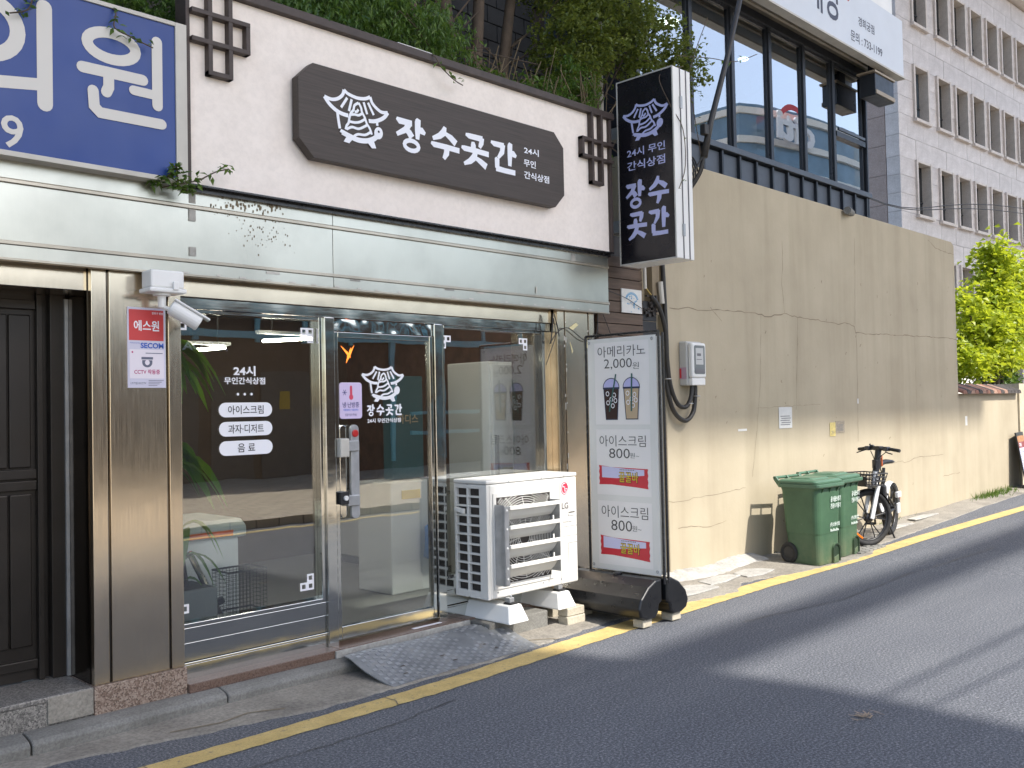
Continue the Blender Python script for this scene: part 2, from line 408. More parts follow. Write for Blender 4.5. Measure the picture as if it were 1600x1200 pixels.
# yellow edge line
def yellowmat():
    M, nt, b = nodes_of('yellow_line_paint'); v = coords(nt)
    n1 = noise(nt, v, 7, 6, 0.65); n2 = noise(nt, v, 150, 3, 0.7)
    c = ramp(nt, n1, [(0.3, (0.50, 0.36, 0.13)), (0.65, (0.64, 0.48, 0.19))])
    c = mixc(nt, 0.6, c, ramp(nt, n2, [(0.3, (0.5, 0.5, 0.5)), (0.55, (1.05, 1.05, 1.05))]), 'MULTIPLY')
    w = noise(nt, v, 22, 6, 0.75)
    c = mixc(nt, ramp(nt, w, [(0.57, (0, 0, 0)), (0.68, (0.8, 0.8, 0.8))]), c, (0.13, 0.12, 0.11))
    LK(nt, c, b.inputs['Base Color']); b.inputs['Roughness'].default_value = 0.75; bump(nt, b, n2, 0.4, 0.004); return M
MT['yellow'] = yellowmat()
YL = [(-2, 4.24, 4.40), (1.0, 4.19, 4.35), (2.4, 4.165, 4.315), (3.6, 4.14, 4.315), (5.7, 4.235, 4.435), (7.5, 4.275, 4.475), (11, 4.24, 4.43), (15, 4.10, 4.275), (45, 3.9, 4.07)]
m = MB(); pts = []
x = -2.0
while x < 45:
    o, i = lerp_list(YL, x)
    pts.append(((x, o+rnd.uniform(-.006, .006), gz(x)+0.004), (x, i+rnd.uniform(-.006, .006), gz(x)+0.004)))
    x += 0.06 if x < 9 else 0.3
for p, q in zip(pts, pts[1:]): m.quad(p[0], q[0], q[1], p[1])
tag(m.build('edge_line', MT['yellow'], road), 'yellow painted edge line, worn, with a crack across')
m = MB()
for xc in (3.28, 1.9): # cracks across the line and a tar seam
    o, i = lerp_list(YL, xc); m.stroke(FZ(0.0065), [(xc-.02, o), (xc+.015, (o+i)/2-.02), (xc+.01, i)], 0.008)
m.build('paint_crack', MT['crack'], road)
m = MB()
for a, b in zip(xs, xs[1:]): m.quad((a, -1.62, gz(a)+.004), (b, -1.62, gz(b)+.004), (b, -1.46, gz(b)+.004), (a, -1.46, gz(a)+.004))
tag(m.build('edge_line', MT['yellow'], road), 'yellow painted line on the far side of the road')
# tar seams and a patch in the carriageway
pm2, nt_, b2_ = nodes_of('asphalt_patch'); v2_ = coords(nt_); n2_ = noise(nt_, v2_, 70, 4, .8)
LK(nt_, ramp(nt_, n2_, [(.3, (.016, .017, .019)), (.5, (.042, .044, .048)), (.66, (.11, .112, .118))]), b2_.inputs['Base Color']); b2_.inputs['Roughness'].default_value = .85; bump(nt_, b2_, n2_, .5, .006)
m = MB(); q_ = [(17.6, -.2), (19.4, -.3), (23.5, -.2), (23.6, 1.1), (20.2, 1.25), (17.7, 1.3)]
m.add([(a, b, gz(a)+.004) for a, b in q_], [tuple(range(6))]); m.build('asphalt_patch', pm2, road)
tarm = flat('tar', (.012, .012, .013), .45)
for pl_ in ([(6.2, 3.75), (7.4, 3.55), (8.8, 3.6), (11, 3.45)], [(2.1, 3.95), (2.9, 3.9), (3.6, 3.98)]):
    P_ = []
    for a_, b_ in zip(pl_, pl_[1:]):
        for i_ in range(10): t_ = i_/10; P_.append((a_[0]+(b_[0]-a_[0])*t_+rnd.uniform(-.012, .012), a_[1]+(b_[1]-a_[1])*t_+rnd.uniform(-.012, .012)))
    m = MB(); m.stroke(FZ(.0045), P_, [rnd.uniform(.003, .009) for _ in P_])
    for v in m.v: v.z += gz(v.x)
    m.build('road_crack', tarm, road)
# overhead street cables
for (y0_, z0_, y1_, z1_, r_, lb_) in ((-4.3, 8.2, -3.6, 8.0, .016, 'street cable strung overhead, the higher of two'), (-3.2, 6.6, -4.2, 7.0, .011, 'street cable strung overhead, the lower of two')):
    m = MB(); P_ = [(4+40*i_/20, y0_+(y1_-y0_)*i_/20, z0_+(z1_-z0_)*i_/20-.9*(1-(2*(i_ % 10)/10-1)**2)*.6) for i_ in range(21)]; m.tube(P_, r_, 6); tag(m.build('street_cable', MT['rubber']), lb_, 'cable', 'street cables overhead')
# straw scrap and a pale repair mark on the road
def scrap(n, x, y, s, c):
    mm = MB(); r2 = random.Random(int(x*100))
    for k in range(26):
        a = r2.uniform(0, 6.28); d = abs(r2.gauss(0, s)); px, py = x+d*math.cos(a)*1.5, y+d*math.sin(a)*.7; t = r2.uniform(0, 3.14); l = r2.uniform(.012, .04)
        mm.stroke(FZ(gz(x)+.005+.0004*k), [(px-l*math.cos(t), py-l*math.sin(t)), (px+l*math.cos(t), py+l*math.sin(t))], r2.uniform(.003, .007))
    return tag(mm.build(n, flat(n+'_straw', c, .9)), 'small tan scrap of dry straw lying on the asphalt', 'litter')
scrap('straw_scrap', 4.72, 2.17, .03, (0.36, 0.28, 0.2))
# apron between road and wall
AP = [(-3, 4.75), (0.5, 4.72), (1.58, 4.69), (2.2, 4.56), (2.93, 4.41), (3.5, 4.40), (4.2, 4.385), (4.8, 4.44), (5.3, 4.50), (6.05, 4.53), (6.4, 4.47), (6.9, 4.385), (7.16, 4.37), (7.5, 4.56), (7.9, 4.50), (8.3, 4.40), (9.2, 4.33), (9.7, 4.31), (10.2, 4.5), (11.3, 4.55), (12.8, 4.62), (14.2, 4.7), (16, 4.75), (30, 4.78)]
m = MB(); x = -3.0; prev = None
def apz(x, y):
    e = lerp_list(AP, x)[0]; t = max(0, min(1, (y-e)/max(.05, 5.12-e)))
    return gz(x)+0.007+0.02*t+0.008*math.sin(x*3.1+y*5)*t
while x < 30:
    e = lerp_list(AP, x)[0] + rnd.uniform(-.014, .014)
    row = [(x, e, gz(x)+0.0005)] + [(x, e+(5.3-e)*t, apz(x, e+(5.3-e)*t)) for t in (.02, .15, .3, .5, .75, 1)]
    if prev:
        for k in range(len(row)-1): m.quad(prev[k], row[k], row[k+1], prev[k+1])
    prev = row; x += 0.05 if x < 12 else 0.25
apron = tag(m.build('pavement', MT['apron']), kind='structure')
# cracks and damp marks in the apron
m = MB()
for pl in ([(4.62, 4.62), (4.75, 4.56), (4.87, 4.49), (4.93, 4.44)], [(6.3, 4.62), (6.6, 4.65), (6.9, 4.58), (7.05, 4.63)], [(2.2, 4.66), (2.45, 4.60), (2.62, 4.63), (2.8, 4.55)], [(10.4, 4.75), (10.9, 4.8), (11.5, 4.78), (12.2, 4.86)]):
    m.stroke(FZ(0), [(a, b) for a, b in pl], 0.012)
for i, v in enumerate(m.v): v.z = apz(v.x, v.y)+.003
m.build('crack', MT['crack'], apron)
# broken flags of concrete along the wall, right of the banner
flags = [(6.05, 4.60, .55, .30), (6.65, 4.55, .5, .26), (7.2, 4.68, .55, .2), (7.75, 4.62, .5, .24), (10.5, 4.72, .7, .16), (11.3, 4.8, .8, .14), (12.2, 4.86, .9, .13)]
for (x, y, l, w) in flags:
    q = [(x, y), (x+l*.35, y-.03*rnd.random()), (x+l, y+.02), (x+l*.97, y+w*.6), (x+l*.7, y+w), (x+.06, y+w*.9)]
    q = [(a+rnd.uniform(-.03, .03), b+rnd.uniform(-.02, .02)) for a, b in q]
    m = MB(); m.prism(FZ(apz(x+l/2, y+.1)-.004), q, 0, 0.016)
    m.build('flagstone', MT['mortar'], apron, bevel=.006)
# mortar fillet at the foot of the wall
m = MB(); x = 6.2; prev = None
while x < 8.75:
    h = 0.055+0.012*math.sin(x*7)+rnd.uniform(-.006, .006); w = 0.20+0.03*math.sin(x*4.3)+rnd.uniform(-.015, .015)
    row = [(x, 5.13-w, apz(x, 5.1-w)-.004), (x, 5.13-w*.75, apz(x, 5)+h*.4), (x, 5.13-w*.35, apz(x, 5)+h*.8), (x, 5.13, apz(x, 5)+h*1.1)]
    if prev:
        for k in range(3): m.quad(prev[k], row[k], row[k+1], prev[k+1])
    prev = row; x += .05
m.build('mortar_fillet', MT['mortar'], apron, smooth=False)
# small stone setts between bins and bicycle
for i in range(6):
    for j in range(5):
        x, y = 9.62+i*.105+(j % 2)*.05, 4.40+j*.062
        m = MB(); m.box(x, x+.095, y, y+.053, gz(x)-.01, gz(x)+.022+rnd.uniform(0, .006)); m.build('sett', MT['kerb'], apron, bevel=.008)
# kerb stones in front of the shop
kx = [-0.9, .45, 1.60, 2.62, 3.70, 4.62, 5.16]
for i, (a, b) in enumerate(zip(kx, kx[1:])):
    m = MB(); m.prism(FR((a+.004, 0, 0), (0, 1, 0), (0, 0, 1)), [(4.845, -.02), (4.99, -.02), (4.99, .092), (4.93, .092), (4.86, .078), (4.835, .06)], 0, b-a-.008)
    k = m.build('kerb_stone', MT['kerb'], apron, bevel=.008)
m = MB(); m.box(-1, 5.14, 4.985, 5.35, -.02, .088); m.build('kerb_backing', MT['mortar'], apron)
m = MB(); m.box(4.54, 5.135, 4.742, 4.99, -.01, .1325); m.build('concrete_block', MT['kerb'], apron, bevel=.01)
# grass tuft at the wall foot far right
gm = leafmat('grass_blade', (0.05, 0.11, 0.02), (0.16, 0.25, 0.05), .3)
m = MB(); r2 = random.Random(5)
for k in range(420):
    x = r2.choice([r2.uniform(14.9, 16.6), r2.gauss(15.6, .35)]); y = 5.1-abs(r2.gauss(0, .1)); h = r2.uniform(.03, .11); a = r2.uniform(0, 6.28); lean = Vector((r2.gauss(0, .03), r2.gauss(-.02, .03), h))
    b = Vector((x, y, gz(x)+.02)); s = Vector((math.cos(a), math.sin(a), 0))*.006
    m.add([b-s, b+s, b+lean], [(0, 1, 2)])
for k in range(60):
    x = r2.gauss(11.95, .2); b = Vector((x, 5.1-abs(r2.gauss(0, .02)), gz(x)+.03)); a = r2.uniform(0, 6.28); s = Vector((math.cos(a), math.sin(a), 0))*.004
    m.add([b-s, b+s, b+Vector((r2.gauss(0, .02), -.02, r2.uniform(.02, .07)))], [(0, 1, 2)])
tag(m.build('grass_tuft', gm), 'tufts of green grass growing at the foot of the far wall', 'grass', kind='stuff')

# ------------------------------------------------------------------ the far side of the street (seen in the glass)
def pavmat():
    M, nt, b = nodes_of('plaza_paving'); v = coords(nt)
    br = N(nt, 'ShaderNodeTexBrick'); br.inputs['Scale'].default_value = 1.0
    br.inputs['Color1'].default_value = (0.46, 0.375, 0.27, 1); br.inputs['Color2'].default_value = (0.54, 0.45, 0.33, 1); br.inputs['Mortar'].default_value = (0.16, 0.13, 0.1, 1)
    br.inputs['Mortar Size'].default_value = .012; br.inputs['Brick Width'].default_value = .4; br.inputs['Row Height'].default_value = .2
    LK(nt, v, br.inputs['Vector']); LK(nt, br.outputs['Color'], b.inputs['Base Color']); b.inputs['Roughness'].default_value = .8; return M
m = MB(); m.box(-30, 60, -60, -1.9, -.06, .11)
tag(m.build('pavement', pavmat()), kind='structure')
dk = mat('brown_cladding', (0.10, 0.062, 0.04), .5, 0, .2, 2)
dk2 = mat('grey_cladding', (0.12, 0.11, 0.095), .6, 0, .1, 2)
teal = mat('teal_frame', (0.24, 0.52, 0.62), .4, 0, .05, 3)
op = thing('salon', 'low brown salon with teal window frames across the street, seen reflected in the glass', 'building', (14, -9.5, .11))
m = MB(); m.box(5, 24, -14, -9.5, .11, 4.5); m.build('wall', dk, op)
for x in (6.9, 8.4, 9.95, 11.5, 12.8, 14.1, 15.4, 17.2, 18.8, 20.3, 22):
    m = MB(); m.box(x-.06, x+.06, -9.5, -9.42, .3 if x > 15 else 3.3, 4.3); m.build('mullion', teal, op)
m = MB(); m.box(5.2, 23.8, -9.5, -9.40, 3.38, 3.54); m.build('transom', teal, op)
m = MB(); m.box(5.2, 23.8, -9.5, -9.40, 4.2, 4.34); m.build('transom', teal, op)
for z in (1.5, .95):
    m = MB(); m.box(16, 23.8, -9.5, -9.41, z, z+.1); m.build('transom', teal, op)
m = MB(); m.box(11.6, 12.9, -9.5, -9.46, .12, 2.6); m.build('door', dk2, op)
m = MB(); m.box(10.3, 11.4, -9.5, -9.47, .12, 2.5); m.build('panel', dk2, op)
m = MB(); m.box(8.2, 10.0, -9.5, -9.47, .12, 2.6); m.build('panel', dk2, op)
m = MB(); m.box(12.1, 12.4, -9.46, -9.45, 1.72, 2.12); m.build('poster', flat('yellow_poster', (0.55, 0.36, 0.03)), op)
m = MB(); fo = FR((0, -9.38, 0), (-1, 0, 0), (0, 0, 1)); m.text(fo, 'AVEDA', -10.15, 3.15, 1.05, .2, 0.01, 0, .02); m.build('lettering', MT['letter'], op)
# added unseen slabs on legs, shaped to keep sun off the upper facades
blocker = thing('sun_blocker', 'unseen grey slabs on legs across the street, added to block and shape the sun', 'building', (3, -15, 0))
blocker_mat = mat('blocker_panel', (0.42, 0.41, 0.39), .6, 0, .08, .3)
m = MB(); m.box(-14.5, 8.89, -16, -14, 20.2, 70); m.build('blocker_slab', blocker_mat, blocker)
m = MB(); m.box(-17, -14.51, -16, -14, 0, 70); m.build('tower', blocker_mat, blocker)  # both towers are added legs for the sun-blocking slabs
m = MB(); m.box(110.01, 114, -16, -14, 0, 70); m.build('tower', blocker_mat, blocker)
m = MB(); m.box(8.89, 20.5, -16, -14, 27.1, 70); m.build('blocker_slab', blocker_mat, blocker)
m = MB(); m.box(20.5, 110, -16, -14, 33.5, 70); m.build('blocker_slab', blocker_mat, blocker)
m = MB(); m.box(8.8, 30, -14.6, -14.35, 21.7, 22.2); m.build('blocker_bar', blocker_mat, blocker)  # added bar that throws the dark band on the road
# bank tower reflected in the cafe windows
bk = thing('bank_tower', 'glass bank tower with white floor bands, seen reflected in the cafe windows', 'building', (73, -30, 0))
gl = mat('blue_glazing', (0.20, 0.29, 0.37), .15, .2, .2, .4)
m = MB(); pr = []
for i in range(13):
    a = RAD(-70+140*i/12); pr.append((86+17*math.sin(a), -30+4*math.cos(a)))
pr += [(102, -50), (70, -50)]
m.prism(FZ(0), pr[::-1], 0, 27); m.build('glazing', gl, bk)
for k in range(11):
    m = MB(); z = 1.6+k*2.45
    q = [(86+17.3*math.sin(RAD(-70+140*i/12)), -30+4.3*math.cos(RAD(-70+140*i/12))) for i in range(13)] + [(102, -45), (70, -45)]
    m.prism(FZ(z), q[::-1], 0, .55); m.build('floor_band', MT['white'], bk)
m = MB(); fo = FR((0, -26.0, 0), (-1, 0, 0), (0, 0, 1)); m.text(fo, 'citi', -74.6, 24.9, 6.5, 2.4, .03, 0, .2); m.build('lettering', MT['letter'], bk)
m = MB(); m.stroke(fo, [(-74.3+2.8*math.sin(RAD(t)), 24.2+2.6*math.cos(RAD(t))) for t in range(-50, 51, 10)], .5, .1); m.build('emblem', MT['red'], bk)
# ================================================================== SNACK SHOP
shop = thing('snack_shop', 'unmanned snack shop with stainless steel front and glass door', 'shop', (4.1, 5.2, .09))
# masonry body
m = MB(); m.box(1.95, 6.13, 4.99, 8.6, 2.885, 2.99); m.build('roof_slab', MT['mortar'], shop)
# fascia: three bands of steel sheet, jointed, with rails between them
seams = [-0.2, 1.0, 3.427, 6.174]
for a, b in zip(seams, seams[1:]):
    for (z0, z1, yo) in ((2.40, 2.466, 0), (2.484, 2.768, .004), (2.79, 2.882, 0)):
        m = MB(); m.box(a+.0015, b-.0015, 4.93+yo, 4.958, z0, z1); m.build('fascia_sheet', MT['steel'], shop, bevel=.002)
m = MB(); m.box(-.2, 6.172, 4.951, 5.45, 2.403, 2.88); m.build('fascia_core', MT['mortar'], shop)
for z in (2.466, 2.768):
    m = MB(); m.box(-.2, 6.174, 4.922, 4.945, z, z+.02); m.build('rail', MT['rail'], shop, bevel=.003)
m = MB(); m.box(-.2, 6.174, 4.925, 4.96, 2.388, 2.402); m.build('drip_edge', MT['rail'], shop, bevel=.003)
# tape remnants and worn marks on the fascia
tp = mat('old_tape', (0.55, 0.53, 0.48), .6, 0, .1, 20); tg = mat('grey_tape', (0.33, 0.32, 0.29), .6, 0, .2, 20)
mt = MB()
for i in range(22):
    x = 2.45+i*.165+rnd.uniform(-.02, .02); w = rnd.uniform(.02, .045); mt.rect(FF(4.9275), x, x+w, 2.404, 2.412+rnd.uniform(0, .004))
for (x, z, w, h) in ((2.95, 2.447, .09, .014), (5.28, 2.50, .012, .05), (4.66, 2.452, .08, .012), (5.86, 2.463, .09, .01)): mt.rect(FF(4.9273), x, x+w, z, z+h)
tag(mt.build('tape_scrap', tp, shop), kind='stuff')
mt = MB()
for (x, z, w, h) in ((2.47, 2.70, .04, .085), (2.47, 2.80, .04, .06), (2.47, 2.505, .04, .05), (3.55, 2.452, .08, .014), (4.35, 2.452, .09, .012), (5.70, 2.79, .05, .06)): mt.rect(FF(4.9285), x, x+w, z, z+h)
tag(mt.build('tape_mark', tg, shop), kind='stuff')
mt = MB(); r3 = random.Random(12)
for k in range(150):
    cx, cz, sx, sz = r3.choice(((2.78, 2.83, .05, .025), (2.98, 2.83, .04, .03), (2.99, 2.70, .05, .06), (2.86, 2.70, .06, .06), (2.67, 2.79, .05, .03)))
    x, z = r3.gauss(cx, sx), r3.gauss(cz, sz)
    if 2.79 < z < 2.88: y = 4.9285
    elif 2.49 < z < 2.765: y = 4.9325
    else: continue
    s = r3.uniform(.002, .007)*(1.8 if z > 2.79 else 1); a = r3.uniform(-.5, .5)
    mt.stroke(FF(y), [(x, z), (x+s*.6*math.sin(a), z+s*1.8)], s, c=.0002*(k % 5))
tag(mt.build('stain', MT['crack'], shop), kind='stuff')
# header above the glazing
m = MB(); m.box(2.44, 5.56, 5.03, 5.3, 2.288, 2.402); m.build('header', MT['steelv'], shop, bevel=.003)
m = MB(); m.box(2.44, 5.56, 5.045, 5.3, 2.224, 2.286); m.build('header_frame', MT['mirror'], shop, bevel=.003)
# left pillar: three sheets with two grooves, granite foot
for a, b in ((1.952, 2.03), (2.044, 2.353), (2.367, 2.44)):
    m = MB(); m.box(a, b, 4.98, 5.02, .238, 2.40); m.build('pillar_sheet', MT['steelv'], shop, bevel=.003)
m = MB(); m.box(1.953, 2.439, 4.99, 5.42, .238, 2.40); m.build('pillar_core', MT['reflect_dark'], shop)
m = MB(); m.box(1.949, 1.9535, 5.03, 5.30, .238, 2.40); m.build('pillar_side', MT['reflect_dark'], shop)  # side sheet coloured dark for the door it would mirror
m = MB(); m.box(1.946, 2.448, 4.968, 5.30, .086, .236); m.build('granite_foot', MT['granite'], shop, bevel=.003)
# right pillar
for a, b in ((5.575, 5.655), (5.669, 5.948), (5.964, 6.03)):
    m = MB(); m.box(a, b, 4.98, 5.02, .10, 2.40); m.build('pillar_sheet', MT['steelv'], shop, bevel=.003)
m = MB(); m.box(5.576, 6.03, 4.995, 5.5, .02, 2.40); m.build('pillar_core', MT['steelv'], shop)
for x_ in (5.657, 5.95):
    m = MB(); m.box(x_, x_+.012, 4.992, 5.0, .1, 2.4); m.build('pillar_groove', MT['ac_dark'], shop)
mt = MB(); r3 = random.Random(4)
for k in range(26):
    z = r3.uniform(.6, 2.3); x = r3.choice((5.672, 5.948, 5.655)); mt.rect(FF(4.979), x-.004, x+.006, z, z+r3.uniform(.01, .05))
tag(mt.build('tape_scrap', tp, shop), kind='stuff')
mt = MB(); yt = flat('yellow_tape', (0.72, 0.64, 0.36), .6)
mt.poly(FF(4.978), [(5.72, 2.26), (5.80, 2.30), (5.83, 2.285), (5.75, 2.235)]); mt.poly(FF(4.978), [(5.93, 2.15), (5.945, 2.19), (5.96, 2.18), (5.96, 2.10), (5.93, 2.10)]); mt.poly(FF(4.978), [(5.72, 2.15), (5.745, 2.10), (5.76, 2.07), (5.745, 2.05), (5.735, 2.09)])
tag(mt.build('tape_scrap', yt, shop), kind='stuff')
# window 1 (x 2.44-3.42), door, window 3 (4.41-5.50)
def window(x0, x1, name_label, zb=.43, zt=2.222):
    w = MB(); t = .03
    w.box(x0, x0+t, 5.05, 5.13, zb, zt); w.box(x1-t, x1, 5.05, 5.13, zb, zt); w.box(x0+t, x1-t, 5.052, 5.13, zt-.02, zt); w.box(x0+t, x1-t, 5.046, 5.13, zb, zb+.022)
    o = w.build('window_frame', MT['mirror'], shop, bevel=.003)
    p = MB(); p.box(x0+t, x1-t, 5.097, 5.103, zb+.022, zt-.02)
    pane = p.build('pane', MT['clear'], o)
    return o, pane
win1, pane1 = window(2.44, 3.42, '')
win3, pane3 = window(4.41, 5.50, '')
# posts
for a, b in ((3.42, 3.495), (4.335, 4.41)):
    m = MB(); m.box(a, b, 5.03, 5.14, .10, 2.223); m.build('post', MT['mirror'], shop, bevel=.004)
m = MB(); m.box(5.50, 5.576, 5.06, 5.14, .10, 2.223); m.build('post', MT['steelv'], shop, bevel=.004)
# low panel under window 1 and 3
for x0, x1 in ((2.44, 3.42), (4.41, 5.50)):
    m = MB(); m.box(x0, x1, 5.048, 5.13, .345, .428); m.build('sill_panel', MT['mirror'], shop, bevel=.003)
    m = MB(); m.box(x0, x1, 5.055, 5.13, .238, .343); m.build('sill_panel', MT['mirror'], shop, bevel=.003)
    m = MB(); m.box(x0, x1, 5.043, 5.13, .224, .236); m.build('sill_strip', MT['mirror'], shop, bevel=.003)
    m = MB(); m.box(x0, x1, 5.052, 5.13, .09, .222); m.build('sill_panel', MT['mirror'], shop, bevel=.003)
# granite threshold
for a, b in ((2.45, 3.44), (3.445, 4.50), (4.505, 5.57)):
    m = MB(); m.box(a, b, 4.945, 5.12, .09, .142); m.build('threshold_slab', MT['sill'], shop, bevel=.004)
m = MB(); m.box(3.40, 4.53, 4.925, 4.944, .092, .138); m.build('threshold_nosing', MT['mortar'], shop, bevel=.004)
# door
dr = MB(); dr.box(3.50, 3.53, 5.045, 5.085, .17, 2.135); dr.box(4.30, 4.33, 5.045, 5.085, .17, 2.135); dr.box(3.53, 4.30, 5.046, 5.085, .17, .25); dr.box(3.53, 4.30, 5.046, 5.085, 2.10, 2.135)
door = dr.build('door', MT['mirror'], shop, bevel=.003)
tag(door, 'framed glass door with a chunky steel pull handle and white emblem')
m = MB(); m.box(3.53, 4.30, 5.062, 5.068, .25, 2.10); dpane = m.build('pane', MT['clear'], door)
m = MB(); m.box(3.50, 4.33, 5.05, 5.08, 2.140, 2.218); m.build('transom_panel', stainless('film_panel', (0.62, .63, .62), .06, (6, 6, 9), .8, .1), shop)
# handle (outside + inside plate), lock
m = MB(); m.rrect(FF(5.03), 3.60, 3.665, .93, 1.535, .03, -.012, .012); m.build('pull_handle', MT['galv'], door, bevel=.004)
m = MB(); m.rrect(FF(5.03), 3.535, 3.59, .94, 1.535, .026, -.012+.06-.1, -.02); m.build('pull_handle', MT['mirror'], door, bevel=.004)
for z in (1.05, 1.40):
    m = MB(); m.box(3.56, 3.655, 5.0, 5.05, z-.035, z+.035); m.build('handle_bracket', MT['galv'], door, bevel=.006)
m = MB(); m.box(3.505, 3.57, 5.0, 5.046, 1.03, 1.11); m.build('lock_case', MT['black'], door, bevel=.004)
m = MB(); m.lathe((3.54, 5.0, 1.07), (0, -1, 0), [(0, .016), (.012, .016), (.014, .012)], 14); m.build('lock_cylinder', MT['white'], door)
m = MB(); m.box(3.505, 3.575, 4.995, 5.046, 1.33, 1.45); m.build('lock_box', MT['cream'], door, bevel=.008)
m = MB(); m.lathe((3.633, 5.018, 1.48), (0, -1, 0), [(0, .024), (.006, .024), (.008, .018)], 16); m.build('red_button', flat('red_sticker', (.5, .02, .02), .3), door)
m = MB(); m.box(4.08, 4.33, 5.0, 5.03, .1425, .1445); m.build('floor_tape', MT['decal'], shop)
# ---- vinyl decals on the glass
def corner_decal(parent, x, z, kind, s=.047, y=5.094):
    """three joined little frames; kind lists the occupied cells of a 2x2 grid"""
    mm = MB(); fr = FF(y); t = s*.24
    for (i, j) in kind:
        a, b = x+i*s, z+j*s
        mm.rect(fr, a, a+s, b, b+t); mm.rect(fr, a, a+s, b+s-t, b+s, .0002); mm.rect(fr, a, a+t, b+t, b+s-t, .0004); mm.rect(fr, a+s-t, a+s, b+t, b+s-t, .0004)
    return mm.build('corner_decal', MT['decal'], parent)
corner_decal(win1, 2.43, 2.055, ((0, 1), (1, 1), (0, 0)), .05)
corner_decal(win1, 3.285, 2.06, ((0, 1), (1, 1), (1, 0)))
corner_decal(win1, 3.255, .51, ((0, 0), (1, 0), (1, 1)), .05)
corner_decal(win1, 2.42, .50, ((0, 0), (1, 0), (0, 1)), .052)
corner_decal(win3, 4.45, 2.06, ((0, 1), (1, 1), (0, 0)))
corner_decal(win3, 5.25, 2.07, ((0, 1), (1, 1), (1, 0)))
FG = FF(5.094)
m = MB(); m.text(FG, '24시', 2.893, 1.877, .145, .06, .028); m.text(FG, '무인간식상점', 2.895, 1.818, .27, .042, .022)
for k in (-1, 0, 1): m.ell(FG, 2.892+k*.045, 1.738, .008, .008)
m.build('window_lettering', MT['decal'], win1)
for i, s in enumerate(('아이스크림', '과자·디저트', '음 료')):
    zc = 1.645-i*.113
    m = MB(); m.rrect(FG, 2.722, 3.075, zc-.043, zc+.043, .0425, 0); m.build('pill_decal', MT['decal'], win1)
    m = MB(); m.text(FG, s, 2.898, zc, .235 if i < 2 else .115, .052, .008, c=.0015); m.build('pill_lettering', MT['ink'], win1)
# thermometer sticker on the door
FD = FF(5.058)
m = MB(); m.rrect(FD, 3.545, 3.722, 1.575, 1.81, .02, 0); stk = m.build('heating_sticker', flat('lilac_sticker', (0.66, 0.56, 0.78), .5), door)
m = MB(); m.text(FD, '냉·난방중', 3.633, 1.665, .13, .036, .015, c=.001); m.text(FD, '문을 꼭 닫아 주세요', 3.633, 1.60, .09, .016, .01, c=.001)
for a in range(6): m.stroke(FD, [(3.585, 1.745), (3.585+.018*math.cos(a*1.047), 1.745+.02*math.sin(a*1.047))], .004, .001+.0001*a)
m.build('sticker_print', flat('navy_ink', (.06, .05, .2), .6), door)
m = MB(); m.text(FD, '여름철에는 겨울철에는', 3.633, 1.632, .12, .014, .01, c=.0012); m.build('sticker_print', flat('blue_ink', (.05, .15, .6), .6), door)
m = MB(); m.rrect(FD, 3.627, 3.645, 1.715, 1.79, .009, .0012); m.ell(FD, 3.636, 1.715, .016, .018, .0014); m.build('sticker_thermometer', flat('red_ink', (.65, .06, .12), .6), door)
# interior
ifl = concrete('shop_floor', (0.24, 0.235, 0.215), (0.20, .195, .18), 1.5, .05)
m = MB(); m.box(2.0, 6.1, 5.13, 8.5, .02, .14); m.build('floor', ifl, shop)
m = MB(); m.box(2.0, 6.1, 8.5, 8.6, .1, 2.9); m.build('back_wall', mat('brown_wall', (.09, .055, .035), .7), shop)
m = MB(); m.box(1.96, 2.02, 5.42, 8.5, .1, 2.9); m.build('side_wall', dk, shop)
m = MB(); m.box(6.06, 6.13, 5.2, 8.6, .1, 2.9); m.build('side_wall', mat('brick_wall', (.13, .065, .042), .8, 0, .3, 8), shop)
m = MB(); m.box(2.0, 6.1, 5.3, 8.5, 2.6, 2.7); m.build('ceiling', mat('dark_ceiling', (.1, .085, .07), .8), shop)
# ================================================================== things inside the shop
tubem = emit('tube_light', (1.0, .93, .78), 32.0)
fillm = emit('fill_tube', (1.0, .93, .80), 18.0)  # for added tubes, unseen above the glass, that brighten the interior
def tube_light(x, y, z, l, lab):
    t = thing('tube_lamp', lab, 'lamp', (x, y, z), 'tube lamps inside the shop')
    m = MB(); m.tube([(x-l/2, y-.03, z-.02), (x+l/2, y+.02, z+.02)], .012, 10); m.build('tube', fillm if z > 2.5 else tubem, t)
    m = MB(); m.box(x-l/2-.03, x+l/2+.03, y-.02, y+.02, z+.035, z+.06); m.build('batten', MT['white'], t)
    m = MB(); m.tube([(x-l*.3, y, z+.05), (x-l*.3, y, 2.6)], .006, 6); m.tube([(x+l*.3, y, z+.05), (x+l*.3, y, 2.6)], .006, 6); m.build('hanger', MT['black'], t)
tube_light(3.83, 6.1, 2.165, .46, 'lit warm tube lamp inside the shop, right of the reversed word')
tube_light(3.0, 5.62, 2.52, 1.0, 'added fill tube just inside the left window, hidden above the glass')
tube_light(5.2, 5.5, 2.52, 1.0, 'added fill tube just inside the right window, hidden above the glass')
tube_light(4.9, 6.9, 2.53, 1.2, 'added fill tube deep inside the shop, hidden above the counter')
tube_light(3.0, 6.7, 2.53, 1.2, 'added fill tube deep inside the shop on the left, out of view')
tube_light(3.42, 6.6, 2.11, .35, 'lit warm tube lamp inside the shop, crossing the reversed word')
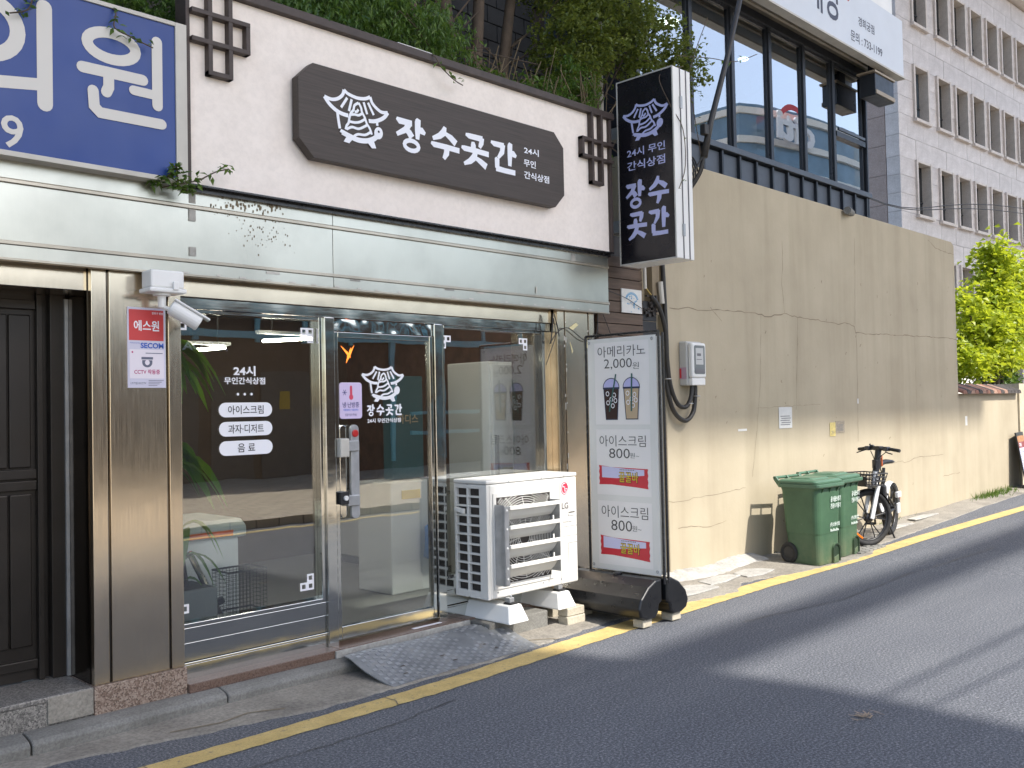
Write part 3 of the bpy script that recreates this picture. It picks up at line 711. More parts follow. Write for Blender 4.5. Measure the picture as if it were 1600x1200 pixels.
# freezer
fz = thing('chest_freezer', 'white chest freezer with an orange stripe behind the left window', 'freezer', (2.7, 5.75, .14))
m = MB(); m.box(2.25, 3.08, 5.52, 6.1, .16, .84); m.build('cabinet', MT['white'], fz, bevel=.02)
m = MB(); m.prism(FR((2.22, 0, 0), (0, 1, 0), (0, 0, 1)), [(5.49, .84), (6.12, .84), (6.12, .95), (5.56, .95), (5.49, .91)], 0, .90); m.build('rim', mat('grey_rim', (.4, .46, .45), .4), fz, bevel=.015)
m = MB(); m.box(2.24, 3.02, 5.484, 5.49, .853, .888); m.build('stripe', flat('orange_stripe', (.75, .13, .03), .4), fz)
m = MB()
for k in range(3): m.rrect(FF(5.515), 2.50+k*.045, 2.53+k*.045, .52+.02*k, .68, .014, 0)
m.build('emblem', MT['ink'], fz)
m = MB(); m.box(2.27, 2.96, 5.54, 6.08, .14, .16); m.build('plinth', MT['black'], fz)
# planter with big leaves
leaf_in = leafmat('corn_plant_leaf', (0.05, 0.14, 0.02), (0.18, 0.36, 0.05), .35)
def strap_plant(loc, lab, h, n, ln, seed, pot=True):
    r4 = random.Random(seed); x, y, z = loc
    t = thing('potted_plant', lab, 'plant', loc, 'corn plants behind the left window')
    if pot:
        m = MB(); m.box(x-.17, x+.17, y-.14, y+.17, z, z+.46); m.build('pot', mat('grey_pot', (.16, .17, .17), .6), t, bevel=.012)
        m = MB(); m.box(x-.15, x+.15, y-.12, y+.15, z+.44, z+.463); m.build('soil', MT['ac_dark'], t)
    m = MB(); m.tube([(x, y, z+.4 if pot else z), (x+.03, y, z+h*.6), (x, y+.02, z+h)], [.03, .025, .018], 8); m.build('stem', MT['brown'], t)
    m = MB()
    for k in range(n):
        a = r4.uniform(0, 6.28); zz = z+h*(r4.uniform(.55, 1.0) if pot else r4.choice((r4.uniform(.28, .45), r4.uniform(.85, 1.05)))); L = ln*r4.uniform(.6, 1.1); w = r4.uniform(.03, .055) if pot else r4.uniform(.045, .075); d = Vector((math.cos(a), math.sin(a)*.55, 0)); sd = Vector((-d.y, d.x, 0)).normalized()
        P = []
        for i in range(7):
            q = i/6; P.append(Vector((x, y, zz))+d*(L*q*.75)+Vector((0, 0, L*(.75*q-1.15*q*q)))); 
        ww = [w*math.sin(math.pi*(.1+.9*q/6))**.7 if q < 6 else .002 for q in range(7)]
        vs = []
        for p_, w_ in zip(P, ww): vs += [p_-sd*w_+Vector((0, 0, .3*w_)), p_, p_+sd*w_+Vector((0, 0, .3*w_))]
        fs = []
        for i in range(6): fs += [(3*i, 3*i+1, 3*i+4, 3*i+3), (3*i+1, 3*i+2, 3*i+5, 3*i+4)]
        m.add(vs, fs)
    m.build('foliage', leaf_in, t, smooth=True)
strap_plant((2.60, 5.36, .14), 'corn plant in a square grey pot behind the lower left window', .8, 15, .42, 3)
strap_plant((2.52, 5.46, .93), 'tall corn plant with broad drooping leaves above the freezer behind the left window', 1.05, 46, .58, 8, False)
# wire basket and a broom-like pipe in it
bs = thing('wire_basket', 'black wire mesh basket on the shop floor behind the left window', 'basket', (3.02, 5.34, .45))
m = MB(); zz0, zz1 = .16, .66
for z in (zz0, .4, zz1): m.tube([(2.86, 5.26, z), (3.12, 5.26, z), (3.12, 5.46, z), (2.86, 5.46, z), (2.86, 5.26, z)], .006, 6)
m.build('rim', MT['black'], bs)
m = MB()
for k in range(12): m.tube([(2.86+.0236*k, 5.26, zz0), (2.86+.0236*k, 5.26, zz1)], .0016, 4); m.tube([(2.86+.0236*k, 5.46, zz0), (2.86+.0236*k, 5.46, zz1)], .0016, 4)
for k in range(21):
    z = zz0+.024*k; m.tube([(2.86, 5.26, z), (3.12, 5.26, z), (3.12, 5.46, z), (2.86, 5.46, z), (2.86, 5.26, z)], .0014, 4)
m.build('mesh', MT['black'], bs)
pp = thing('steel_pole', 'leaning chrome pole standing in the wire basket', 'pole', (3.0, 5.33, .16))
m = MB(); m.tube([(2.95, 5.34, .2), (2.66, 5.36, .80)], .02, 10); m.build('shaft', MT['mirror'], pp)
m = MB(); m.tube([(2.86, 5.348, .47), (2.845, 5.349, .5)], .024, 10); m.build('collar', MT['black'], pp)
# kiosk, cabinets, fridge, seen through the door and right window
kk = thing('menu_kiosk', 'tall kiosk with a teal lit screen inside behind the door', 'kiosk', (4.75, 6.3, .14))
m = MB(); m.box(4.86, 5.2, 6.2, 6.32, 1.05, 1.91); m.build('screen', emit('teal_screen', (.02, .05, .055), .25), kk, bevel=.01)
m = MB(); m.text(FF(6.196), '하디스', 5.03, 1.55, .22, .08, .02); m.build('screen_text', flat('tan_text', (.5, .33, .2)), kk)
m = MB(); m.box(4.72, 5.2, 6.05, 6.5, .14, 1.04); m.build('stand', MT['white'], kk, bevel=.01)
m = MB(); m.box(4.83, 5.02, 6.04, 6.05, .90, .97); m.build('plate', flat('yellow_plate', (.5, .36, .05)), kk)
cb = thing('counter_cabinet', 'long white counter cabinet inside behind the door', 'cabinet', (5.7, 7.1, .14))
m = MB(); m.box(5.45, 6.04, 6.40, 7.85, .22, .86); m.build('body', MT['white'], cb, bevel=.008)
m = MB(); m.box(5.42, 6.05, 6.37, 7.88, .862, .90); m.build('top', MT['brown'], cb, bevel=.005)
m = MB(); m.box(5.48, 6.04, 6.43, 7.82, .14, .218); m.build('plinth', MT['black'], cb)
fg = thing('upright_fridge', 'tall plain white fridge inside behind the right window', 'fridge', (5.77, 5.95, .14))
m = MB(); m.box(5.5, 6.04, 5.7, 6.22, .2, 2.02); m.build('body', MT['white'], fg, bevel=.01)
m = MB(); m.box(5.515, 6.025, 5.67, 5.698, .24, 2.0); m.build('door', MT['white'], fg, bevel=.01)
m = MB(); m.box(5.53, 5.55, 5.64, 5.67, .9, 1.4); m.build('handle', MT['galv'], fg)
m = MB(); m.box(5.52, 6.02, 5.72, 6.2, .14, .2); m.build('plinth', MT['black'], fg)
bg_ = thing('plastic_bag', 'blue plastic bag hanging inside behind the door', 'bag', (5.0, 6.0, .5))
m = MB(); m.lathe((5.1, 5.98, .38), (0, 0, 1), [(0, .03), (.03, .08), (.15, .095), (.28, .06), (.34, .02)], 12)
for v in m.v: v.x += .02*math.sin(v.z*40+v.y*30); v.y += .02*math.sin(v.z*33)
m.build('bag_body', flat('blue_film', (.03, .16, .5), .3), bg_, smooth=True)
LX = 4.73
lamp = thing('filament_lamp', 'small glowing orange lamp inside the shop, seen through the door top', 'lamp', (LX, 6.6, 2.1))
m = MB(); 
for a, q_ in ((.9, .11), (2.5, .13), (4.2, .08), (1.2, .07), (3.6, .03), (5.4, .03)):
    m.tube([(LX, 6.6, 2.1), (LX+q_*.8*math.cos(a), 6.6, 2.1+q_*math.sin(a))], [.012, .001], 6)
m.build('bulb', emit('amber', (1, .22, .03), 2.2), lamp)
m = MB(); m.tube([(LX, 6.6, 2.12), (LX-.15, 6.6, 2.35), (LX-.15, 6.6, 2.6)], .005, 5); m.build('cable', MT['black'], lamp)
# ================================================================== LETTERING SHAPES
def arc(cx, cy, rx, ry, t0, t1, n=10):
    return [(cx+rx*math.cos(RAD(t0+(t1-t0)*i/n)), cy+ry*math.sin(RAD(t0+(t1-t0)*i/n))) for i in range(n+1)]
def smooth_pts(p, n=5):
    out = []
    for i in range(len(p)-1):
        p0 = p[max(0, i-1)]; p1 = p[i]; p2 = p[i+1]; p3 = p[min(len(p)-1, i+2)]
        for k in range(n):
            t = k/n
            out.append(tuple(0.5*(2*p1[j]+(p2[j]-p0[j])*t+(2*p0[j]-5*p1[j]+4*p2[j]-p3[j])*t*t+(3*p1[j]-p0[j]-3*p2[j]+p3[j])*t**3) for j in (0, 1)))
    return out+[p[-1]]
BR = {
 '장': [([(.0, .90), (.10, .84), (.5, .84)], (.05, .11, .10)), ([(.42, .86), (.30, .62), (.0, .42)], (.13, .11, .07)), ([(.26, .66), (.40, .55), (.49, .42)], (.08, .12, .13)),
       ([(.64, 1.02), (.69, .96), (.68, .66), (.67, .40)], (.05, .13, .12, .08)), ([(.70, .70), (.82, .69), (.93, .62)], (.10, .12, .06)),
       (arc(.47, .17, .23, .15, 0, 360, 16)[:-1], .085)],
 '수': [([(.50, 1.0), (.45, .82), (.30, .68), (.06, .56)], (.07, .13, .11, .07)), ([(.50, .80), (.70, .70), (.88, .56)], (.07, .12, .13)),
       ([(.0, .42), (.10, .38), (.55, .38), (1.0, .36)], (.05, .10, .10, .10)), ([(.55, .36), (.53, .18), (.43, 0)], (.13, .12, .07))],
 '곳': [([(.16, .95), (.28, .92), (.78, .92)], (.05, .10, .11)), ([(.74, .95), (.73, .78), (.66, .62)], (.13, .11, .07)), ([(.42, .76), (.43, .66), (.43, .54)], (.07, .12, .12)),
       ([(.0, .52), (.10, .49), (.55, .49), (1.0, .47)], (.05, .10, .10, .10)), ([(.52, .46), (.44, .26), (.30, .12), (.08, .0)], (.10, .13, .11, .06)), ([(.47, .28), (.68, .18), (.90, .05)], (.07, .11, .13))],
 '간': [([(.0, .92), (.12, .88), (.50, .88)], (.05, .10, .11)), ([(.45, .92), (.42, .66), (.26, .44)], (.13, .11, .06)), ([(.68, 1.02), (.73, .96), (.72, .6), (.71, .26)], (.05, .13, .12, .09)),
       ([(.74, .70), (.86, .69), (.97, .62)], (.10, .12, .06)), ([(.16, .44), (.22, .36), (.22, .10)], (.05, .12, .11)), ([(.17, .09), (.5, .07), (.92, .07)], (.11, .10, .10))]}
def brush(mb, fr, ch, a, b, w, h, c=0.0):
    for i, (pts, wd) in enumerate(BR[ch]):
        closed = ch == '장' and i == 5
        P = [(a+p[0]*w, b+p[1]*h) for p in pts]
        k = (w+h)/2
        mb.stroke(fr, P, [q*k*1.6 for q in wd] if hasattr(wd, '__len__') else wd*k*1.45, c+i*.0003, closed)
def emblem(mb, fr, cx, cy, w, c=0.0):
    """pavilion roof over a swirl carried by a tortoise"""
    k = w/430.0; i = [0]
    def T(p): return (cx+(p[0]-657)*k, cy+(920-p[1])*k*.80)
    def S(pts, wd, sm=True, closed=False):
        q = smooth_pts(pts, 5) if sm else pts
        mb.stroke(fr, [T(p) for p in q], wd*k*1.12, c+.0002*i[0], closed); i[0] += 1
    S([(572, 738), (600, 758), (660, 770), (715, 760), (750, 738)], 17)
    S([(572, 738), (562, 775), (530, 810), (488, 826), (443, 818)], 17)
    S([(750, 738), (765, 780), (800, 812), (832, 826), (873, 818)], 17)
    S([(443, 818), (475, 862), (520, 895), (560, 908), (598, 910)], 20)
    S([(873, 818), (850, 855), (815, 885), (775, 905), (737, 912)], 20)
    S([(526, 905), (532, 960), (540, 1014)], 16); S([(795, 895), (796, 932)], 15, False)
    S([(592, 788), (550, 866)], 14, False); S([(622, 790), (602, 878)], 14, False); S([(703, 788), (726, 868)], 14, False); S([(733, 784), (772, 862)], 14, False)
    S([(668, 803), (640, 828), (632, 862), (614, 890), (604, 925), (598, 960), (584, 985), (578, 1012)], 13)
    S([(668, 803), (684, 832), (690, 862), (708, 895), (722, 935), (742, 965), (756, 1005)], 13)
    S([(640, 872), (655, 868), (666, 850)], 13)
    S([(612, 900), (640, 892), (668, 890), (694, 868)], 13); S([(602, 950), (640, 948), (675, 935), (712, 905)], 13)
    S([(584, 1008), (620, 985), (668, 985), (728, 942)], 13); S([(632, 1046), (660, 1026), (710, 1018), (752, 985)], 13)
    S([(552, 1036), (600, 1052), (660, 1066), (720, 1058), (765, 1035), (790, 1010)], 26)
    mb.ell(fr, *T((801, 985)), 30*k, 36*k, c+.006, 18, -.35); i[0] += 1
    mb.poly(fr, [T(p) for p in ((535, 1040), (545, 1018), (585, 1030), (600, 1058))][::-1], c+.0062)
    mb.poly(fr, [T(p) for p in ((560, 1100), (580, 1062), (625, 1066), (598, 1104))], c+.0064)
    mb.poly(fr, [T(p) for p in ((722, 1070), (768, 1052), (782, 1098), (752, 1104))], c+.0066)
    return [T((801, 975)), 7*k]

# window emblem on the shop door
m = MB(); FE = FF(5.0595); e = emblem(m, FE, 3.90, 1.80, .345); 
for i, ch in enumerate('장수곳간'): brush(m, FE, ch, 3.765+i*.076, 1.59, .066, .075)
m.text(FE, '24시 무인간식상점', 3.905, 1.557, .28, .03, .02)
for v in m.v: v.y = 5.0595-(5.0595-v.y)*.1
m.build('door_lettering', MT['decal'], door)

# ================================================================== MAIN SIGN
sg = thing('shop_sign', 'white shop sign panel with dark timber frame and octagonal name board', 'sign', (4.3, 4.9, 2.89))
m = MB(); m.box(2.455, 6.135, 4.885, 4.99, 2.895, 4.0); m.build('panel', MT['panel_white'], sg)
m = MB(); m.box(2.425, 6.19, 4.845, 4.985, 4.002, 4.055); m.build('top_rail', MT['brown'], sg, bevel=.004)
m = MB(); m.box(2.43, 6.17, 4.86, 4.985, 2.884, 2.894); m.box(2.43, 6.17, 4.90, 4.985, 2.86, 2.884); m.build('bottom_rail', MT['blackgloss'], sg)
m = MB(); m.box(2.43, 2.454, 4.86, 4.985, 2.895, 4.0); m.build('side_rail', MT['brown'], sg, bevel=.003)
m = MB(); m.box(6.136, 6.166, 4.858, 4.985, 2.895, 4.0); m.build('side_rail', MT['brown'], sg, bevel=.003)
# lattice corners: bars of a knot pattern
def lattice(bars, nm):
    mm = MB(); k = 0
    for (x0, x1, z0, z1) in bars:
        mm.box(x0, x1, 4.835+.0006*k, 4.886, z0, z1); k += 1
    mm.build(nm, MT['brown'], sg, bevel=.002)
t = .026
def hb(x0, x1, z): return (x0-t/2, x1+t/2, z-t/2, z+t/2)
def vb(x, z0, z1): return (x-t/2, x+t/2, z0-t/2, z1+t/2)
lattice([hb(2.468, 2.80, 3.86), hb(2.468, 2.80, 3.70), vb(2.80, 3.70, 3.86), vb(2.565, 3.53, 4.0), vb(2.69, 3.53, 4.0), hb(2.565, 2.69, 3.53)], 'corner_lattice')
lattice([hb(5.78, 6.15, 3.78), hb(5.78, 6.15, 3.64), vb(5.78, 3.64, 3.78), vb(5.90, 3.44, 4.0), vb(6.02, 3.44, 4.0), hb(5.90, 6.02, 3.44)], 'corner_lattice')
b0, b1, c0, c1, q = 3.105, 5.49, 3.155, 3.735, .105
m = MB(); m.prism(FF(4.87), [(b0+q, c0), (b1-q, c0), (b1, c0+q), (b1, c1-q), (b1-q, c1), (b0+q, c1), (b0, c1-q), (b0, c0+q)], 0, .07)
nb = m.build('name_board', MT['wood'], sg, bevel=.003)
FS = FF(4.7985)
m = MB(); eye = emblem(m, FS, 3.53, 3.455, .485)
m.build('emblem', MT['letter'], nb)
m = MB()
for ch, x0, x1 in (('장', 3.845, 4.105), ('수', 4.138, 4.395), ('곳', 4.415, 4.678), ('간', 4.702, 4.967)): brush(m, FS, ch, x0, 3.330, x1-x0, .222)
m.build('lettering', MT['letter'], nb)
m = MB(); m.text(FS, '24시', 5.125, 3.537, .16, .052, .02); m.text(FS, '무인', 5.105, 3.442, .13, .055, .02); m.text(FS, '간식상점', 5.178, 3.352, .275, .056, .02); m.build('lettering', MT['letter'], nb)
m = MB(); m.ell(FS, eye[0][0], eye[0][1], eye[1], eye[1], .0085, 10); m.build('emblem_eye', MT['ink'], nb)

# ================================================================== BLUE CLINIC SIGN
cs = thing('clinic_sign', 'blue clinic signboard with large rounded cream letters beside the white sign panel', 'sign', (1.5, 4.9, 2.87))
m = MB(); m.box(-.6, 2.36, 4.852, 4.985, 2.905, 3.735); m.build('panel', MT['blue'], cs)
m = MB(); m.box(2.361, 2.425, 4.842, 4.985, 2.878, 3.758); m.box(-.6, 2.36, 4.842, 4.985, 2.878, 2.904); m.box(-.6, 2.36, 4.842, 4.985, 3.736, 3.758); m.build('frame', MT['cream'], cs, bevel=.002)
FB = FF(4.8505); L0 = flat('cream_letter', (.62, .60, .56), .5)
m = MB(); w = .07
m.stroke(FB, arc(1.42, 3.485, .145, .135, 0, 360, 28)[:-1], w, 0, True)
m.stroke(FB, [(1.20, 3.19), (1.655, 3.255)], w*.85, .0004, cap=True); m.stroke(FB, [(1.687, 3.645), (1.688, 3.165)], w*1.05, .0008, cap=True)
m.stroke(FB, arc(2.018, 3.537, .125, .068, 0, 360, 28)[:-1], .056, .0012, True)
m.stroke(FB, [(1.868, 3.395), (2.18, 3.398)], .058, .0016, cap=True); m.stroke(FB, [(2.0, 3.38), (2.0, 3.32), (1.988, 3.292)], .056, .0020, cap=True)
m.stroke(FB, [(2.259, 3.622), (2.259, 3.278)], .058, .0024, cap=True); m.stroke(FB, [(2.13, 3.333), (2.25, 3.332)], .05, .0028, cap=True)
m.stroke(FB, [(1.92, 3.285), (1.925, 3.205), (1.955, 3.178), (2.28, 3.182)], .056, .0032, cap=True)
m.text(FB, '9', 1.537, 2.998, .10, .158, .012, c=.001)
m.build('lettering', L0, cs)

# ================================================================== PROJECTING LIGHT BOX
lb = thing('light_box_sign', 'tall black projecting light box sign with white emblem and lettering', 'sign', (6.42, 4.6, 2.8))
m = MB(); m.box(6.304, 6.55, 4.33, 4.90, 2.80, 4.352); m.build('cabinet', MT['white'], lb, bevel=.004)
m = MB(); m.ring(FX(6.304), -4.902, -4.328, 2.797, 4.354, .011, 0, .006); m.build('face_frame', MT['cream'], lb)
m = MB(); m.rect(FX(6.302), -4.89, -4.34, 2.81, 4.342); m.build('face', mat('black_acrylic', (.012, .011, .014), .25, 0, .1, 3), lb)
m = MB()
for y0 in (6.395, 6.48): m.box(y0, y0+.006, 4.322, 4.331, 2.80, 4.352)
m.build('seam_strip', MT['grey_ink'], lb)
for z in (2.98, 4.02):
    m = MB(); m.box(6.385, 6.41, 4.312, 4.33, z, z+.10); m.build('hinge', MT['galv'], lb, bevel=.003)
m = MB(); m.box(6.36, 6.50, 4.90, 5.04, 3.1, 3.2); m.build('bracket', MT['galv'], lb)
m = MB(); m.box(6.36, 6.50, 4.90, 5.04, 3.9, 4.0); m.build('bracket', MT['galv'], lb)
FL = FX(6.3005); lil = flat('lilac_letter', (.50, .52, .78), .4)
m = MB(); emblem(m, FL, -4.610, 3.97, .45); m.build('emblem', lil, lb)
m = MB(); m.text(FL, '24시 무인', -4.61, 3.728, .385, .07, .015); m.text(FL, '간식상점', -4.612, 3.618, .385, .075, .015); m.build('lettering', lil, lb)
m = MB()
for ch, a, b in (('장', -4.82, 3.265), ('수', -4.595, 3.265), ('곳', -4.82, 3.005), ('간', -4.595, 3.005)): brush(m, FL, ch, a, b, .205, .222)
m.build('lettering', lil, lb)

# ================================================================== CCTV CAMERA
cc = thing('security_camera', 'white bullet security camera hanging from a junction box under the fascia', 'camera', (2.32, 4.9, 2.4))
m = MB(); m.box(2.20, 2.385, 4.82, 4.94, 2.30, 2.395); m.build('junction_box', MT['white'], cc, bevel=.01)
m = MB(); m.box(2.19, 2.395, 4.81, 4.95, 2.275, 2.30); m.build('junction_lid', MT['white'], cc, bevel=.008)
m = MB(); m.box(2.315, 2.345, 4.80, 4.812, 2.29, 2.335); m.build('latch', MT['white'], cc, bevel=.003)
m = MB(); m.lathe((2.285, 4.88, 2.275), (0, 0, -1), [(0, .045), (.012, .045), (.014, .022), (.075, .02), (.08, .012)], 16); m.tube([(2.285, 4.88, 2.205), (2.31, 4.85, 2.19), (2.335, 4.83, 2.185)], .012, 8); m.build('arm', MT['white'], cc, smooth=False)
d = Vector((.80, -.30, -.52)).normalized(); c0_ = Vector((2.315, 4.845, 2.205))
m = MB(); m.lathe(c0_, d, [(0, .02), (.004, .038), (.02, .043), (.17, .043), (.175, .04)], 20); m.build('housing', MT['white'], cc, smooth=False, bevel=.002)
s_ = d.cross(Vector((0, 0, 1))).normalized(); u_ = s_.cross(d)
m = MB(); m.obox(c0_+d*.105+u_*.042, d, s_, u_, .105, .04, .006); m.build('sun_shield', MT['white'], cc, bevel=.005)
m = MB(); m.lathe(c0_+d*.172, d, [(0, .034), (.005, .034), (.006, .02)], 18); m.build('lens', MT['blackgloss'], cc)
m = MB(); m.lathe(c0_+d*.06-s_*.0432+u_*.005, -s_, [(0, .004), (.001, .004)], 8); m.build('brand_dot', MT['red'], cc)
# ================================================================== SECURITY PLACARD
def pz(px_): return px_
pl = thing('security_placard', 'red and white security notice stuck on the stainless pillar', 'placard', (2.26, 4.98, 1.8))
FPp = FF(4.9785)
m = MB(); m.box(2.138, 2.348, 4.9755, 4.979, 1.772, 2.205); m.build('sheet', flat('lavender_sheet', (.62, .60, .72), .4), pl)
m = MB(); m.rect(FF(4.9745), 2.146, 2.337, 2.027, 2.193); m.build('red_field', flat('red_field', (.58, .05, .05), .4), pl)
m = MB(); m.rect(FF(4.9745), 2.148, 2.338, 1.822, 1.978); m.build('white_field', flat('pink_white', (.80, .74, .80), .4), pl)
FP2 = FF(4.9735)
m = MB(); m.text(FP2, '에스원', 2.242, 2.107, .14, .058, .02); m.build('lettering', MT['decal'], pl); m = MB(); m.text(FP2, '한화구 방범', 2.303, 2.176, .062, .013, .01); m.build('lettering', MT['decal'], pl)
m = MB(); m.text(FP2, 'SECOM', 2.272, 2.000, .128, .03, .03); m.build('lettering', flat('blue_logo2', (.04, .12, .5), .4), pl); m = MB(); m.text(FP2, 'Powered by', 2.178, 2.012, .055, .008, .005); m.build('lettering', flat('blue_logo', (.04, .12, .5), .4), pl)
m = MB(); m.rect(FP2, 2.212, 2.276, 1.925, 1.938); m.poly(FP2, [(2.216, 1.921)] + [(2.244-.028*math.cos(RAD(t)), 1.908-.026*math.sin(RAD(t))) for t in range(0, 181, 20)] + [(2.272, 1.921)]); m.text(FP2, 'LT기업 KCCTV', 2.195, 1.797, .085, .013, .008)
for k in range(4): m.rect(FP2, 2.25, 2.335-.012*k, 1.810-.009*k, 1.8125-.009*k)
m.build('print', flat('slate_print2', (.13, .14, .2), .5), pl); m = MB(); m.rect(FP2, 2.235, 2.33, 1.957, 1.961); m.build('print', flat('slate_print', (.13, .14, .2), .5), pl)
m = MB(); m.ell(FF(4.9731), 2.244, 1.908, .013, .014); m.build('print', flat('pink_white2', (.80, .74, .80), .4), pl)
m = MB(); m.text(FP2, 'CCTV 작동중', 2.243, 1.858, .142, .026, .02); m.build('print', flat('magenta_print2', (.45, .03, .16), .5), pl); m = MB(); m.ell(FP2, 2.163, 1.963, .005, .005); m.build('print', flat('magenta_print', (.45, .03, .16), .5), pl)
# ================================================================== LEFT ENTRANCE
en = thing('entrance', 'recessed dark panelled entrance with granite step left of the shop', 'entrance', (1.3, 5.3, .1))
m = MB(); m.box(-.6, 1.94, 5.36, 5.46, .24, 2.29)
dd = m.build('door', MT['dark_door'], en)
for x0, x1 in ((1.30, 1.535), (1.545, 1.66), (1.668, 1.775)):
    for z0, z1 in ((.42, 1.22), (1.36, 2.17)):
        m = MB(); m.box(x0, x1, 5.342, 5.362, z0, z1); m.build('door_board', MT['dark_door'], dd, bevel=.006)
for z in (1.24, 1.30, .30, 2.20):
    m = MB(); m.box(1.0, 1.80, 5.335, 5.361, z, z+.05); m.build('door_rail', MT['dark_door'], dd, bevel=.004)
m = MB(); m.box(1.80, 1.83, 5.32, 5.36, .24, 2.28); m.box(1.86, 1.94, 5.30, 5.36, .24, 2.28); m.build('jamb', MT['dark_door'], en, bevel=.003)
m = MB(); m.box(1.930, 1.948, 5.285, 5.30, .24, 2.26); m.build('corner_trim', MT['galv'], en)
m = MB(); m.box(-.6, 1.95, 5.03, 5.40, 2.28, 2.402); m.build('lintel', MT['steelv'], en, bevel=.003)
m = MB(); m.box(-.6, 1.944, 4.975, 5.36, .21, .236); m.build('step_tread', MT['granite_step'], en, bevel=.006)
m = MB(); m.box(-.6, 1.944, 4.985, 5.36, .088, .207); m.build('step_riser', MT['granite_step'], en, bevel=.004)
m = MB(); m.box(1.72, 1.944, 4.972, 4.99, .10, .232); m.build('step_patch', MT['apron'], en, bevel=.004)
# ================================================================== AIR CONDITIONER OUTDOOR UNIT
ac = thing('air_conditioner', 'white air conditioner outdoor unit with slatted louvre on plastic feet', 'air conditioner', (4.98, 4.88, .1))
m = MB(); m.box(4.536, 5.455, 4.714, 5.05, .302, 1.095); m.build('casing', MT['ac'], ac, bevel=.012)
m = MB(); m.box(4.503, 5.457, 4.711, 5.053, 1.097, 1.125); m.build('top_cover', MT['ac'], ac, bevel=.008)
m = MB(); m.rect(FX(4.5345), -5.03, -4.78, .33, 1.08); m.build('condenser', MT['ac_dark'], ac)
m = MB(); X0, X1 = 4.506, 4.534
m.box(X0, X1, 4.7145, 4.79, .303, 1.094); m.box(X0, X1, 5.025, 5.049, .303, 1.094); m.box(X0+.001, X1, 4.90, 4.92, .31, 1.09)
for i in range(12):
    z = 1.094-.0665*i
    a, b = (z-.03, z) if i == 0 else (.303, .352) if i == 11 else (z-.03+.003, z-.03+.017)
    m.box(X0+.0015, X1, 4.79, 4.90, a, b); m.box(X0+.0015, X1, 4.92, 5.025, a, b)
m.build('side_grille', MT['ac'], ac, bevel=.003)
m = MB(); m.prism(FX(4.507), [(-5.02, .905), (-4.93, .885), (-4.93, .92), (-5.02, .93)], 0, .03); m.build('side_handle', MT['ac'], ac, bevel=.004)
# fan guard
m = MB(); m.rect(FF(4.7128), 4.59, 5.15, .395, 1.005); m.build('fan_opening', MT['ac_dark'], ac)
m = MB(); cx, cz = 4.87, .70
for k in range(3, 27):
    r = .017*k; n = 48; seg = []
    for i in range(n+1):
        a = 2*math.pi*i/n; p = (cx+r*math.cos(a), 4.706, cz+r*math.sin(a))
        if 4.592 < p[0] < 5.148 and .40 < p[2] < 1.0: seg.append(p)
        else:
            if len(seg) > 1: m.tube(seg, .0026, 4, False)
            seg = []
    if len(seg) > 1: m.tube(seg, .0026, 4, False)
for k in range(14):
    a = 2*math.pi*k/14; t = .05; pts = []
    while t < .46:
        p = (cx+t*math.cos(a+t), 4.709, cz+t*math.sin(a+t))
        if not (4.592 < p[0] < 5.148 and .40 < p[2] < 1.0): break
        pts.append(p); t += .03
    if len(pts) > 1: m.tube(pts, .003, 4, False)
m.build('fan_guard', MT['ac'], ac)
m = MB(); m.ring(FF(4.712), 4.562, 5.175, .365, 1.03, .03, 0, .007); m.build('louvre_base', MT['ac'], ac, bevel=.002)
m = MB(); m.box(4.572, 4.576, 4.612, 4.712, .40, .955); m.box(4.576, 4.615, 4.608, 4.612, .40, .945); m.build('louvre_bracket', MT['galv'], ac)
m = MB(); m.box(5.142, 5.146, 4.612, 4.712, .43, .95); m.build('louvre_bracket', MT['galv'], ac)
m = MB()
for z in (.45, .52, .66, .79, .92): m.lathe((4.596, 4.608, z), (0, -1, 0), [(0, .008), (.003, .008)], 8)
m.build('bolt', MT['white'], ac)
for k in range(4):
    z = .942-.134*k
    m = MB(); pr = [(4.595, z), (4.612, z+.003), (4.632, z-.012), (4.675, z-.072), (4.70, z-.100), (4.698, z-.104), (4.670, z-.079), (4.628, z-.022), (4.61, z-.008), (4.595, z-.022)]
    m.prism(FR((4.617, 0, 0), (0, 1, 0), (0, 0, 1)), pr, 0, .523); m.build('louvre_slat', MT['ac'], ac)
    if k:
        m = MB(); m.box(5.09, 5.102, 4.63, 4.636, z-.004, z+.03); m.build('louvre_clip', MT['ac'], ac)
m = MB()
for x in (4.60, 5.06, 5.26): m.lathe((x, 4.7135, .345), (0, -1, 0), [(0, .007), (.003, .006)], 8)
for x in (4.72, 5.06, 5.31): m.lathe((x, 4.7105, 1.108), (0, -1, 0), [(0, .006), (.003, .005)], 8)
m.build('screw', MT['galv'], ac)
m = MB()
for (a, b, c, d) in ((5.257, 5.260, .305, 1.09), (5.345, 5.348, .33, .60), (5.345, 5.452, .600, .603), (5.28, 5.452, .725, .7275), (5.28, 5.452, .655, .657)): m.rect(FF(4.7128), a, b, c, d)
m.build('panel_seam', MT['grey_ink'], ac)
m = MB(); m.rrect(FF(4.7125), 5.35, 5.425, .805, .84, .004, 0, .004); m.build('cable_hatch', MT['ac'], ac)
m = MB(); m.rect(FF(4.708), 5.355, 5.42, .825, .834); m.build('hatch_gap', MT['ac_dark'], ac)
FA = FF(4.7128)
m = MB(); m.ell(FA, 5.315, 1.012, .041, .047, 0, 28); m.build('emblem', flat('crimson', (.58, .03, .07), .35), ac)
